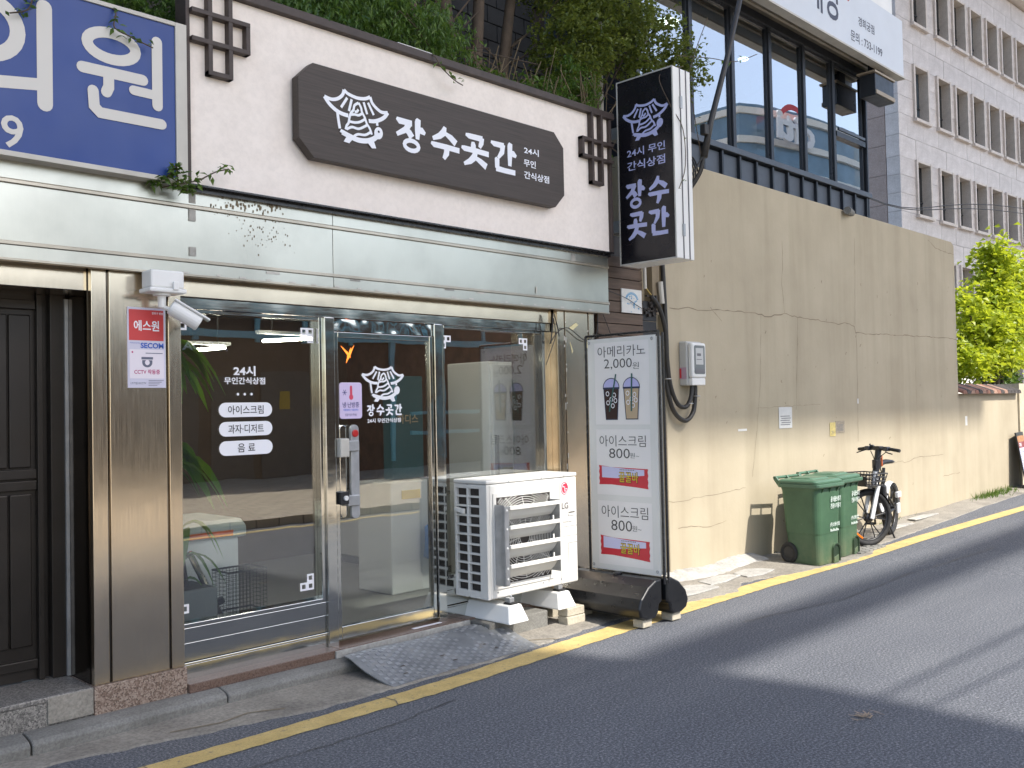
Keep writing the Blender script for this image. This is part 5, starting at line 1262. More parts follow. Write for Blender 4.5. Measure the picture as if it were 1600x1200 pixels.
# ================================================================== FURTHER LOW WALL WITH TILES
gw = thing('garden_wall', 'lower beige garden wall with clay roof tiles beyond the tall wall', 'wall', (17, 5.2, .1))
m = MB(); m.box(14.63, 17.35, 5.13, 5.4, 0, 1.70); m.build('wall_face', MT['wall'], gw)
m = MB(); m.box(17.36, 24, 5.10, 5.4, 0, 1.86); m.build('wall_face', concrete('peeling_wall', (.60, .53, .40), (.42, .36, .25), 5, .3, .5), gw)
tl = [mat('clay_tile', (.27, .13, .09), .7, 0, .25, 8), mat('dark_tile', (.07, .06, .055), .7, 0, .25, 8), mat('pale_tile', (.36, .22, .16), .7, 0, .25, 8)]
for i in range(16):
    x = 14.66+i*.168
    m = MB(); P = []
    for k in range(7):
        a = RAD(180*k/6); P.append((x+.085*math.cos(a)+.06, 1.71+.06*math.sin(a)))
    lo = [Vector((p[0]-.05, 5.04, p[1]-.015)) for p in P]; hi = [Vector((p[0]+.07, 5.36, p[1]+.09)) for p in P]
    m.add(lo+hi, [(k, k+1, 8+k, 7+k) for k in range(6)] + [tuple(range(7)), tuple(range(13, 6, -1))])
    m.build('roof_tile', tl[(i*7) % 3] if i < 12 else tl[1], gw, smooth=False)
m = MB(); m.rect(FF(5.1285), 14.88, 14.97, 1.22, 1.36); m.build('paper_scrap', wp_, gw)
gl2 = thing('globe_lamp', 'pale round globe lamp above the tiled garden wall', 'lamp', (15.35, 5.6, 1.7))
m = MB(); m.lathe((15.35, 5.6, 1.84), (0, 0, 1), [(0, .04), (.03, .09), (.09, .125), (.13, .13), (.18, .115), (.23, .07), (.25, .02)], 18); m.build('globe', MT['white'], gl2, smooth=True)
m = MB(); m.tube([(15.35, 5.6, .1), (15.35, 5.6, 1.86)], .03, 8); m.build('post', MT['black'], gl2)
# menu board leaning on the far wall
mb_ = thing('menu_board', 'leaning menu board with dark red header at the right edge', 'menu board', (17.2, 4.95, .12))
fr = FR((16.80, 4.86, gz(17)+.02), (1, .12, 0), (.06, .18, .98))
m = MB(); m.frbox(fr, 0, .62, 0, .92, -.02, 0); m.build('board', MT['black'], mb_)
m = MB(); m.rect(fr, .02, .60, .05, .66, .002); m.build('sheet', flat('menu_blue_white', (.55, .58, .72), .4), mb_)
m = MB(); m.rect(fr, .02, .60, .66, .76, .0025); m.build('header', flat('dark_red', (.22, .03, .035), .4), mb_)
m = MB(); m.rect(fr, .02, .60, .76, .86, .0025); m.build('header', mat('food_print', (.38, .18, .08), .5, 0, .6, 18), mb_)
m = MB(); m.text(fr, '구이', .16, .71, .2, .07, .03, c=.004); m.build('lettering', MT['decal'], mb_)
m = MB()
for k in range(8):
    m.rect(fr, .04, .45+.1*(k % 2), .10+.07*k, .108+.07*k, .004); m.rect(fr, .04, .2, .125+.07*k, .132+.07*k, .004)
m.build('print', MT['grey_ink'], mb_)
# ================================================================== ELECTRIC BICYCLE
BF = Vector((10.14, 4.545, gz(10.1)+.326)); BRr = Vector((11.08, 4.70, gz(11)+.326))
bk_ = thing('electric_bicycle', 'white and black shared electric bicycle with front basket by the wall', 'bicycle', (10.3, 4.53, gz(10.3)))
bd = (BRr-BF); bd.z = 0; bd.normalize(); bs_ = Vector((-bd.y, bd.x, 0)); UZ = Vector((0, 0, 1))
fa = RAD(-24); fd = Vector((math.cos(fa), math.sin(fa), 0)); fs = Vector((-fd.y, fd.x, 0))
wht = mat('bike_white', (.72, .73, .74), .3, 0, .04, 4, coat=.4); blk = mat('bike_black', (.02, .021, .025), .38, 0, .1, 6)
def wheel(c, ax, d):
    m = MB(); m.torus(c, ax, .284, .031, 44, 10); w = m.build('wheel', MT['rubber'], bk_, smooth=True)
    m = MB(); m.torus(c, ax, .252, .012, 40, 8); m.build('rim', blk, w, smooth=True)
    m = MB(); m.lathe(c-ax*.035, ax, [(0, .03), (.01, .05), (.06, .05), (.07, .03)], 18); m.build('hub', blk, w)
    m = MB()
    for k in range(6):
        for o in (-.16, .16):
            a = k*math.pi/3; p = d*math.cos(a)+UZ*math.sin(a); q_ = d*math.cos(a+o)+UZ*math.sin(a+o)
            m.tube([c+p*.04, c+q_*.25], .007, 6)
    m.build('spoke', blk, w)
    return w
fw_ = wheel(BF, fs, fd); rw_ = wheel(BRr, bs_, bd)
m = MB(); a = RAD(235); p = fd*math.cos(a)+UZ*math.sin(a); t_ = -fd*math.sin(a)+UZ*math.cos(a)
m.obox(BF+p*.232, t_, p, fs, .055, .012, .012); m.build('reflector', flat('orange_reflector', (.75, .18, .01), .25), fw_, bevel=.004)
head = BF+fd*.13+UZ*.36
# fork: two flat white blades and crown
for s in (-1, 1):
    m = MB(); a_, b_ = BF+fs*(s*.058), BF+fs*(s*.06)+fd*.09+UZ*.33
    ax = (b_-a_).normalized(); m.obox((a_+b_)/2, ax, fs, ax.cross(fs), (b_-a_).length/2+.01, .011, .026); m.build('fork_blade', wht, bk_, bevel=.006)
m = MB(); m.obox(BF+fd*.09+UZ*.345, fs, fd, UZ, .072, .03, .018); m.build('fork_crown', wht, bk_, bevel=.006)
# front mudguard
m = MB(); P = []
for k in range(13):
    a = RAD(25+125*k/12); P.append(BF+(fd*math.cos(a)+UZ*math.sin(a))*.315)
v = []
for q_ in P: v += [q_-fs*.04-UZ*.006, q_+UZ*.004, q_+fs*.04-UZ*.006]
m.add(v, [(3*i+j, 3*i+j+1, 3*i+j+4, 3*i+j+3) for i in range(12) for j in (0, 1)]); m.build('mudguard', blk, bk_, smooth=True)
# head tube and tall stem
st = BF+fd*.17+UZ*.74
m = MB(); m.tube([BF+fd*.10+UZ*.36, BF+fd*.125+UZ*.52], .032, 12); m.build('head_tube', wht, bk_)
m = MB(); m.tube([BF+fd*.125+UZ*.50, st], [.036, .033], 12); m.build('stem', blk, bk_)
m = MB(); m.obox(BF+fd*.118+UZ*.58+fd*.02, fd, fs, UZ, .04, .03, .05); m.build('stem_clamp', blk, bk_, bevel=.01)
m = MB(); P = [st+fs*.30-UZ*.005, st+fs*.16-fd*.01+UZ*.012, st, st-fs*.16-fd*.01+UZ*.012, st-fs*.30-UZ*.005]; m.tube(sp(P, 4), .014, 8); m.build('handlebar', blk, bk_, smooth=True)
for s in (-1, 1):
    m = MB(); m.tube([st+fs*(s*.19)-fd*.008+UZ*.01, st+fs*(s*.31)+fd*.005-UZ*.005], [.018, .019], 10); m.build('grip', MT['rubber'], bk_)
    m = MB(); m.tube(sp([st+fs*(s*.15)-fd*.02+UZ*0, st+fs*(s*.19)-fd*.07-UZ*.02, st+fs*(s*.27)-fd*.06-UZ*.04], 4), .007, 6); m.build('brake_lever', blk, bk_)
    m = MB(); m.obox(st+fs*(s*.14)-fd*.015+UZ*.012, fs, fd, UZ, .035, .028, .024); m.build('switch_box', mat('blue_black', (.03, .035, .05), .3), bk_, bevel=.01)
m = MB(); m.lathe(st+fs*.09+UZ*.02, UZ, [(0, .02), (.02, .024), (.03, .016), (.033, .005)], 12); m.tube([st+fs*.12+UZ*.03, st+fs*.13+UZ*.06], .01, 8); m.build('bell', blk, bk_)
m = MB(); m.obox(st+UZ*.02, fs, fd, UZ, .05, .035, .018); m.build('display', blk, bk_, bevel=.008)
# basket
bc = BF-fd*.03+UZ*.425
m = MB()
for z, e in ((-.065, .0), (-.02, .012), (.025, .022), (.065, .03)):
    q_ = [bc+fd*(sx*(.12+e))+fs*(sy*(.15+e))+UZ*z for sx, sy in ((-1, -1), (1, -1), (1, 1), (-1, 1), (-1, -1))]; m.tube(q_, .007 if z < .08 else .011, 6)
for sx, sy in [(-1, i/4) for i in range(-4, 5)] + [(1, i/4) for i in range(-4, 5)] + [(i/3, -1) for i in range(-3, 4)] + [(i/3, 1) for i in range(-3, 4)]:
    m.tube([bc+fd*(sx*.12)+fs*(sy*.15)-UZ*.065, bc+fd*(sx*.15)+fs*(sy*.18)+UZ*.065], .005, 5)
m.build('basket', blk, bk_)
m = MB(); m.obox(bc-UZ*.063, fd, fs, UZ, .118, .148, .004); m.obox(bc-fd*.132-UZ*.01, fs, UZ, fd, .15, .05, .003); m.build('basket_plate', blk, bk_)
hl = BF-fd*.19+UZ*.30
m = MB(); m.lathe(hl, -fd, [(0, .02), (.01, .03), (.045, .033), (.05, .028), (.052, .005)], 14); m.build('headlight', mat('lamp_lens', (.62, .56, .48), .2), bk_)
# frame: step-through white body, battery, seat tube
h0 = BF+fd*.12+UZ*.42; bb = BF+bd*.52-UZ*.03; sb = BF+bd*.66+UZ*.22
m = MB(); m.tube(sp([h0, BF+bd*.25+UZ*.22, BF+bd*.38+UZ*.03, bb], 5), [.045]*15+[.05], 12); m.build('down_tube', blk, bk_, smooth=True)
m = MB(); m.tube([bb, sb], [.045, .04], 12); m.build('seat_tube', wht, bk_)
m = MB(); m.obox(BF+bd*.60+UZ*.15, bd, bs_, UZ, .05, .05, .16); m.build('battery', blk, bk_, bevel=.02)
for s in (-1, 1):
    m = MB(); m.tube([bb+bs_*(s*.03), BRr+bs_*(s*.06)], .016, 8); m.tube([sb+bs_*(s*.03), BRr+bs_*(s*.06)], .013, 8); m.build('rear_stay', blk, bk_)
m = MB(); P = []
for k in range(17):
    a = RAD(-5+175*k/16); P.append(BRr+(bd*math.cos(a)+UZ*math.sin(a))*.318)
v = []
for q_ in P: v += [q_-bs_*.045-UZ*.02, q_+UZ*.004, q_+bs_*.045-UZ*.02]
m.add(v, [(3*i+j, 3*i+j+1, 3*i+j+4, 3*i+j+3) for i in range(16) for j in (0, 1)]); m.build('rear_mudguard', wht, bk_, smooth=True)
m = MB(); m.obox(BRr+bd*.02+UZ*.0-bs_*.09, bd, bs_, UZ, .06, .012, .06); m.build('side_cover', wht, bk_, bevel=.01)
m = MB(); m.obox(BRr+bd*.12+UZ*.15-bs_*.07, bd, bs_, UZ, .08, .02, .035); m.build('controller_box', wht, bk_, bevel=.01)
# seat post and saddle
m = MB(); m.tube([sb, BF+bd*.72+UZ*.50], .018, 10); m.build('seat_post', blk, bk_)
m = MB(); s0 = BF+bd*.74+UZ*.545
for k in range(8):
    q_ = -.5+k/7; w_ = .035+.055*max(0, q_+.25); 
v = []; f = []
for k in range(9):
    t = k/8; w_ = .022+.072*(max(0, t-.3)/.7)**.8; zc = .012*math.sin(t*3.1)+.018*t
    for j in range(8):
        a = 2*math.pi*j/8; v.append(s0+bd*(-.13+.26*t)+bs_*(w_*math.cos(a))+UZ*(zc+.028*math.sin(a)))
f = [(i*8+j, i*8+(j+1) % 8, (i+1)*8+(j+1) % 8, (i+1)*8+j) for i in range(8) for j in range(8)] + [tuple(range(7, -1, -1)), tuple(range(64, 72))]
m.add(v, f); m.build('saddle', blk, bk_, smooth=True)
m = MB(); pc = BF+bd*.44+UZ*.60-bs_*.02
m.obox(pc, fs, UZ, fd, .056, .062, .003); m.build('tag_plate', mat('orange_tag', (.62, .14, .05), .5, 0, .35, 30), bk_)
m = MB(); m.obox(pc-fd*.004+UZ*.047, fs, UZ, fd, .047, .01, .001); m.obox(pc-fd*.004-UZ*.02, fs, UZ, fd, .03, .012, .001); m.build('tag_print', MT['decal'], bk_)
m = MB(); m.tube([pc-UZ*.05, BF+bd*.66+UZ*.42], .008, 6); m.build('tag_bracket', blk, bk_)
# cranks and pedals
for s in (-1, 1):
    e = bb+bs_*(s*.085)+bd*(s*.10)+UZ*(-s*.11)
    m = MB(); m.tube([bb+bs_*(s*.07), e], .012, 8); m.build('crank', blk, bk_)
    m = MB(); 
    c_ = e+bs_*(s*.05)
    for q_ in (-1, 0, 1): m.obox(c_+bd*(q_*.035), bs_, bd, UZ, .05, .006, .012)
    for q_ in (-1, 1): m.obox(c_+bs_*(q_*.045), bd, bs_, UZ, .036, .006, .012)
    m.build('pedal', blk, bk_)
m = MB(); m.lathe(bb-bs_*.075, bs_, [(0, .085), (.006, .085)], 24); m.build('chain_ring', blk, bk_)
m = MB(); m.tube([BF+bd*.62-UZ*.05-bs_*.03, BF+bd*.72-UZ*.31-bs_*.10], .011, 8); m.obox(BF+bd*.73-UZ*.318-bs_*.105, bd, bs_, UZ, .03, .015, .006); m.build('kickstand', blk, bk_)
m = MB(); m.obox(BRr+bd*.335+UZ*.10, bd, bs_, UZ, .015, .04, .03); m.build('tail_light', flat('tail_red', (.4, .02, .015), .3), bk_, bevel=.005)
m = MB(); m.tube(sp([st+fs*.12-UZ*.02, st-fd*.06-UZ*.12, BF+fd*.08+UZ*.5, BF+fd*.02+UZ*.38], 5), .005, 5); m.tube(sp([st-fs*.12-UZ*.02, st-fd*.05-UZ*.14, BF+fd*.1+UZ*.46], 5), .005, 5); m.build('brake_cable', blk, bk_)
# ================================================================== CAFE BUILDING BEHIND THE WALL
YC = 6.4
cf = thing('cafe_building', 'upper floor cafe with dark framed windows and grey ribbed panels above the wall', 'building', (12, 7, 0))
fm = mat('anthracite_frame', (.035, .04, .05), .35, .4, .1, 4); pg = mat('slate_panel', (.085, .10, .125), .45, .3, .08, 3)
m = MB(); m.box(8.6, 14.62, 7.0, 11, 0, 4.8); m.build('lower_block', MT['wall'], cf)
m = MB(); m.box(8.6, 14.6, YC+.06, 11, 4.3, 4.86); m.build('panel_backing', fm, cf)
x = 8.65
while x < 14.55:
    m = MB(); m.box(x+.02, min(x+.40, 14.56), YC+.01, YC+.06, 4.3, 4.80); m.build('cladding_panel', pg, cf, bevel=.004)
    m = MB(); m.box(x-.022, x+.018, YC-.035, YC+.06, 4.3, 4.82); m.build('cladding_rib', fm, cf, bevel=.003); x += .42
m = MB(); m.box(14.565, 14.60, YC-.035, YC+.06, 4.3, 6.85); m.build('corner_post', fm, cf)
m = MB(); m.box(8.6, 14.66, YC-.06, YC+.08, 4.822, 4.90); m.build('sill_beam', pg, cf, bevel=.006)
gcl = glass('cafe_glass', (.55, .64, .70), 1.9, 4.6, .012)
mx = [8.62, 9.70, 10.66, 11.62, 12.58, 13.50, 14.56]
for a, b in zip(mx, mx[1:]):
    m = MB(); m.box(a-.035, a+.035, YC-.02, YC+.07, 4.902, 6.78); m.build('mullion', fm, cf, bevel=.004)
    w_ = MB(); t = .03; w_.ring(FF(YC+.06), a+.037, b-.037, 4.903, 6.74, t, 0, .05); wf = w_.build('window_frame', fm, cf)
    m = MB(); m.box(a+.067, b-.067, YC+.03, YC+.036, 4.93, 6.71); m.build('pane', gcl, wf)
m = MB(); m.box(13.54, 14.525, YC-.03, YC+.05, 5.62, 5.70); m.build('transom', fm, cf)
m = MB(); m.box(13.6, 14.5, YC-.04, YC-.01, 5.72, 5.76); m.build('sash', pg, cf)
m = MB(); m.box(8.6, 14.62, YC-.03, YC+.08, 6.74, 6.86); m.build('head_beam', fm, cf, bevel=.006)
m = MB(); m.box(8.65, 14.55, 10.8, 10.9, 4.8, 7.0); m.build('inner_wall', mat('cafe_wall', (.10, .13, .17), .7), cf)
m = MB(); m.box(8.65, 14.55, YC+.1, 10.8, 4.80, 4.86); m.build('inner_floor', dk2, cf)
m = MB(); m.box(8.65, 14.55, YC+.1, 10.8, 7.0, 7.05); m.build('inner_ceiling', mat('cafe_ceiling', (.16, .2, .25), .8), cf)
m = MB(); m.box(8.6, 8.64, YC+.1, 10.9, 4.8, 7.0); m.build('side_wall', fm, cf); m = MB(); m.box(14.56, 14.6, YC+.1, 10.9, 4.3, 7.0); m.build('side_wall', fm, cf)
m = MB(); m.box(8.2, 15.0, 6.08, 11, 7.1, 8.6); m.build('parapet', MT['white'], cf)
m = MB(); m.box(8.2, 15.0, 6.08, YC+.1, 6.86, 6.95); m.build('eave_soffit', mat('eave', (.16, .14, .11), .6, 0, .25, 4), cf)
for i in range(2):
    m = MB(); m.box(8.3, 14.9, 6.12+i*.12, 6.16+i*.12, 6.83, 6.86); m.build('eave_batten', mat('eave_metal', (.42, .37, .29), .5, 0, .2, 5), cf)
lmp = emit('warm_lamp', (1, .86, .5), 12)
for (x, y, r, lab) in ((10.95, 7.6, .17, 'large'), (10.2, 7.9, .06, 'a'), (10.75, 8.2, .06, 'b'), (10.95, 8.0, .06, 'c'), (13.0, 7.6, .08, 'd')):
    m = MB(); m.lathe((x, y, 6.998), (0, 0, -1), [(0, r), (.02, r), (.021, r*.9)], 20); m.build('ceiling_lamp', lmp if lab == 'large' else emit('down_light', (1, .97, .9), 9), cf)
# its white sign
sn = thing('restaurant_sign', 'white restaurant fascia sign with dark brush letters and a telephone line', 'sign', (12, 6.0, 6.75))
m = MB(); m.box(8.2, 15.06, 5.95, 6.06, 6.752, 7.659); m.build('panel', mat('sign_white', (.62, .66, .72), .4, 0, .03, 2), sn)
m = MB(); m.box(8.2, 15.082, 5.93, 6.07, 6.725, 6.75); m.build('bottom_edge', MT['cream'], sn)
FSn = FF(5.948); ikb = flat('indigo_ink', (.05, .055, .09), .5)
m = MB(); m.text(FSn, '경희궁점', 13.721, 7.216, .55, .14, .012); m.build('lettering', ikb, sn); m = MB(); m.text(FSn, '문의 : 733-1199', 13.721, 6.941, 1.08, .16, .012); m.build('lettering', ikb, sn)
m = MB(); m.text(FSn, '계양', 12.37, 7.324, 1.0, .66, .015)
m.build('brush_lettering', ikb, sn)
m = MB(); m.ell(FSn, 13.126, 7.519, .065, .11, 0, 16); m.build('seal', mat('seal_red', (.5, .06, .1), .5, 0, .4, 40), sn)
# box lamp at the corner
bx_ = thing('flood_box', 'dark metal box lamp hanging at the corner of the cafe eave', 'lamp', (14.5, 6.1, 6.2))
m = MB(); m.box(14.10, 14.78, 6.0, 6.25, 6.28, 6.62); m.build('housing', fm, bx_, bevel=.01)
m = MB(); m.box(14.10, 14.78, 5.985, 6.0, 6.30, 6.36); m.box(14.05, 14.80, 5.98, 6.27, 6.62, 6.65); m.build('trim', mat('bronze_trim', (.35, .29, .22), .5, .3), bx_)
m = MB(); m.box(14.3, 14.5, 6.05, 6.2, 6.65, 6.86); m.build('bracket', fm, bx_)
# ================================================================== STONE OFFICE BUILDING
th = RAD(2.8); U = Vector((math.cos(-th), math.sin(-th), 0)); Nn = Vector((U.y, -U.x, 0)) * 1
O = Vector((30.6, 12.3, 0))
so_ = thing('stone_office', 'pale granite clad office building with rows of deep windows', 'building', (36, 16, 0))
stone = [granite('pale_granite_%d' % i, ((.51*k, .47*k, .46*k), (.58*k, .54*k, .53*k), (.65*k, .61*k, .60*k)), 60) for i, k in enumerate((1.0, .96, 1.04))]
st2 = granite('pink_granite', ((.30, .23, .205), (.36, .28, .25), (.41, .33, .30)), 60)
glw = mat('office_glass', (.02, .023, .028), .1, 0, .2, 1); frm_s = granite('stone_trim', ((.52, .46, .42), (.59, .53, .48), (.65, .59, .54)), 60)
FO = FR(O, U, (0, 0, 1)); FO.n = U.cross(Vector((0, 0, 1)))
dep = Vector((-FO.n.x, -FO.n.y, 0))
m = MB(); cs_ = [O+dep*.5, O+U*30+dep*.5, O+U*30+dep*14, O+dep*14]; cs_[0] = O+dep*.45+U*.06; cs_[3] = O+dep*14+U*.06
m.add([Vector((p.x, p.y, -1)) for p in cs_]+[Vector((p.x, p.y, 17.6)) for p in cs_], [(0, 1, 5, 4), (1, 2, 6, 5), (2, 3, 7, 6), (3, 0, 4, 7), (4, 5, 6, 7)]); m.build('core', MT['panel_white'], so_)
# window grid: bays along the facade and storeys
FLH = 3.22
bays = [1.2] + [3.0+1.5*i for i in range(14)]
WW, WH = .95, 1.75
sills = [1.35+FLH*k for k in range(5)]
proto_p = {}
def boxmesh(key, w, h, d, mt_):
    if key in proto_p: return proto_p[key]
    mm = MB(); mm.box(0, w, 0, d, 0, h); me = bpy.data.meshes.new('stone_panel'); me.from_pydata([tuple(v) for v in mm.v], [], mm.f); me.materials.append(mt_); proto_p[key] = me; return me
def put(me, name, a, b, c, parent, base=None):
    o = bpy.data.objects.new(name, me); col.objects.link(o)
    p = FO.p(a, b, c); o.location = p-wloc(parent); o.rotation_euler = (0, 0, -th); o.parent = parent; return o
rows = []
z = -0.3
cuts = []
for k, s in enumerate(sills):
    cuts += [s-.02, s+WH+.02]
zs = [-.3] + cuts + [17.4]
xsb = [0.0]
for b in bays: xsb += [b-.02, b+WW+.02]
xsb = [q for q in xsb if q < 15.2]; xsb = xsb[:len(xsb)//2*2-1] if len(xsb) % 2 == 0 else xsb
xsb.append(xsb[-1]+.5)
rp_ = random.Random(21)
for iz in range(len(zs)-1):
    z0, z1 = zs[iz], zs[iz+1]
    win_row = iz % 2 == 1
    nz = 2 if (z1-z0) > 1.2 else 1
    if win_row: nz = 3
    for jz in range(nz):
        a0, a1 = z0+(z1-z0)*jz/nz, z0+(z1-z0)*(jz+1)/nz
        if win_row:
            segs = [(xsb[2*i], xsb[2*i+1]) for i in range(len(xsb)//2)]
        else:
            segs = []; q_ = -((jz+iz) % 2)*.6; L_ = xsb[-1]
            while q_ < L_:
                segs.append((max(0, q_), min(L_, q_+1.2))); q_ += 1.2
        for (p0, p1) in segs:
            n_ = max(1, round((p1-p0)/1.25)) if win_row else 1
            for i in range(n_):
                s0, s1 = p0+(p1-p0)*i/n_, p0+(p1-p0)*(i+1)/n_
                if s1-s0 < .08 or s0 > 17 or a1 < 3.2: 
                    if s1-s0 < .05: continue
                k = rp_.randrange(3); w_, h_ = round(s1-s0-.010, 3), round(a1-a0-.010, 3)
                put(boxmesh((w_, h_, k), w_, h_, .45, stone[k]), 'stone_panel', s0+.005, a0+.005, rp_.uniform(-.004, .004), so_)
def winmesh():
    return None
glz = [glw, glw, mat('office_blind', (.16, .155, .14), .5, 0, .1, 2), mat('office_glass_sky', (.05, .07, .09), .06, 0, .3, 1)]
panes = {}
for zi, s in enumerate(sills):
    for b in bays:
        if b > 14.5: continue
        # surround: architrave, sill, lintel stone, dark glazing set back
        mm = MB(); mm.frbox(FR((0, 0, 0), (1, 0, 0), (0, 0, 1)), -.10, .0, -.03, WH+.05, -.27, .07); mm.frbox(FR((0, 0, 0), (1, 0, 0), (0, 0, 1)), WW, WW+.10, -.03, WH+.05, -.27, .07); mm.frbox(FR((0, 0, 0), (1, 0, 0), (0, 0, 1)), 0, WW, WH-.02, WH+.05, -.27, .06)
        key = ('wf',)
        if key not in proto_p:
            me = bpy.data.meshes.new('window_surround'); me.from_pydata([tuple(v) for v in mm.v], [], mm.f); me.materials.append(frm_s); proto_p[key] = me
            m3 = MB(); m3.frbox(FR((0, 0, 0), (1, 0, 0), (0, 0, 1)), -.14, WW+.14, -.13, -.032, -.27, .13); me = bpy.data.meshes.new('sill'); me.from_pydata([tuple(v) for v in m3.v], [], m3.f); me.materials.append(frm_s); proto_p[('ws',)] = me
            m3 = MB(); m3.frbox(FR((0, 0, 0), (1, 0, 0), (0, 0, 1)), 0, WW, -.03, WH-.02, -.27, -.25); me = bpy.data.meshes.new('pane'); me.from_pydata([tuple(v) for v in m3.v], [], m3.f); me.materials.append(glw); proto_p[('wp',)] = me
            m3 = MB(); m3.frbox(FR((0, 0, 0), (1, 0, 0), (0, 0, 1)), WW/2-.02, WW/2+.02, -.03, WH-.02, -.25, -.22); m3.frbox(FR((0, 0, 0), (1, 0, 0), (0, 0, 1)), 0, WW, .5, .54, -.25, -.225); me = bpy.data.meshes.new('glazing_bar'); me.from_pydata([tuple(v) for v in m3.v], [], m3.f); me.materials.append(fm); proto_p[('wb',)] = me
        w_ = put(proto_p[key], 'window', b, s, 0, so_)
        for nm, kk_ in (('sill', ('ws',)), ('pane', ('wp',)), ('glazing_bar', ('wb',))):
            me_ = proto_p[kk_]
            if nm == 'pane':
                gi_ = rp_.randrange(4)
                if gi_ not in panes: panes[gi_] = me_.copy(); panes[gi_].materials[0] = glz[gi_]
                me_ = panes[gi_]
            o = bpy.data.objects.new(nm, me_); col.objects.link(o); o.parent = w_
# side wall panels, facing the cafe
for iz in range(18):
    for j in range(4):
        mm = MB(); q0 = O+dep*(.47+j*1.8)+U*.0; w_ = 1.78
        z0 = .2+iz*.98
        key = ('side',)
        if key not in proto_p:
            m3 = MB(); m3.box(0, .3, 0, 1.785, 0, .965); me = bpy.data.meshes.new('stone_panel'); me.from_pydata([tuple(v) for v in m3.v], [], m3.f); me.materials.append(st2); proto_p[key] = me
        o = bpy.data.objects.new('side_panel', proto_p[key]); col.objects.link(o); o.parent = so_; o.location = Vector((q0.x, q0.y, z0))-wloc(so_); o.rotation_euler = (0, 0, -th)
m = MB(); q0 = [O-dep*.35-U*.3, O-dep*.35+U*28, O+dep*14+U*28, O+dep*14-U*.3]
m.add([Vector((p.x, p.y, 17.45)) for p in q0]+[Vector((p.x, p.y, 17.95)) for p in q0], [(3, 2, 1, 0), (4, 5, 6, 7), (0, 1, 5, 4), (1, 2, 6, 5), (2, 3, 7, 6), (3, 0, 4, 7)]); m.build('cornice', frm_s, so_, bevel=.05)
# small white house wall behind the garden trees
hs = thing('white_house', 'low white rendered house wall behind the garden trees', 'house', (24, 10, 0))
m = MB(); m.box(21.5, 29, 9.0, 11, 0, 2.55); m.build('wall', mat('white_render', (.74, .72, .66), .7, 0, .06, 1), hs)
m = MB(); m.box(21.3, 29.2, 8.8, 11.2, 2.55, 2.68); m.build('roof', MT['kerb'], hs)
m = MB(); m.box(23.2, 24.0, 8.97, 9.0, 1.0, 2.0); wd_ = m.build('window', glw, hs)
# overhead wires
for (z, dz, lab) in ((5.83, 7.43, 'upper thin overhead wire beyond the wall end'), (5.80, 7.27, 'lower thin overhead wire beyond the wall end')):
    m = MB(); m.tube(sp([(14.6, 7.2, z-.3), (22.4, 9, z+.36), (31.7, 9, dz), (60, 9, dz+2)], 6), .012, 5); tag(m.build('overhead_wire', rb), lab, 'wire', 'overhead wires')
# thick cable bundle dropping beside the light box
cbn = thing('cable_bundle', 'thick black cable bundle slanting up past the light box sign', 'cable', (7.2, 4.75, 3.4))
m = MB(); m.tube([(8.35, 4.72, 6.3), (7.812, 4.75, 4.881), (7.528, 4.76, 4.24), (7.43, 4.78, 3.9)], [.024, .026, .028, .034], 8); m.build('bundle', rb, cbn, smooth=True)
for k, (dx, dz, r) in enumerate(((.0, 0, .016), (.05, .03, .01), (-.05, .04, .008))):
    m = MB(); m.tube(sp([(7.43, 4.78, 3.92), (7.40+dx, 4.82, 3.75+dz), (7.32+dx, 4.9, 3.6), (7.16+dx*.5, 5.0, 3.40-dz), (7.18, 5.09, 3.1)], 5), r, 7); m.build('tail_cable', rb, cbn, smooth=True)
m = MB(); P = [(7.33+.11*math.cos(t), 4.86+.02*t/6, 3.78+.13*math.sin(t)) for t in [i*.4 for i in range(36)]]; m.tube(P, .008, 6); m.build('coil', rb, cbn, smooth=True)
m = MB(); m.box(7.40, 7.47, 4.74, 4.80, 4.10, 4.20); m.build('splice', rb, cbn, bevel=.01)
# loose wire across the right pillar
lw = thing('loose_wire', 'thin loose black wire looping across the right pillar', 'wire', (5.7, 4.97, 2.2))
m = MB(); m.tube(sp([(5.46, 4.96, 2.12), (5.56, 4.955, 2.22), (5.68, 4.955, 2.25), (5.85, 4.955, 2.17), (5.97, 4.96, 2.16), (6.05, 4.965, 2.24), (6.07, 4.97, 2.4)], 6), .004, 6); m.tube(sp([(5.42, 4.97, 1.95), (5.48, 4.96, 2.08), (5.53, 4.96, 2.2), (5.50, 4.96, 2.36)], 5), .003, 5); m.tube(sp([(5.47, 4.96, 2.12), (5.49, 4.955, 2.25), (5.51, 4.96, 2.36), (5.55, 4.955, 2.25), (5.57, 4.96, 2.18)], 5), .005, 5); m.build('wire', rb, lw, smooth=True)
m = MB(); m.tube(sp([(6.2, 5.03, 2.62), (6.5, 5.02, 2.56), (6.68, 5.02, 2.50), (6.8, 5.02, 2.46)], 5), .003, 5); m.tube(sp([(6.2, 5.03, 2.42), (6.3, 5.03, 2.25), (6.33, 5.03, 2.15)], 5), .003, 5); m.build('wire', rb, lw)
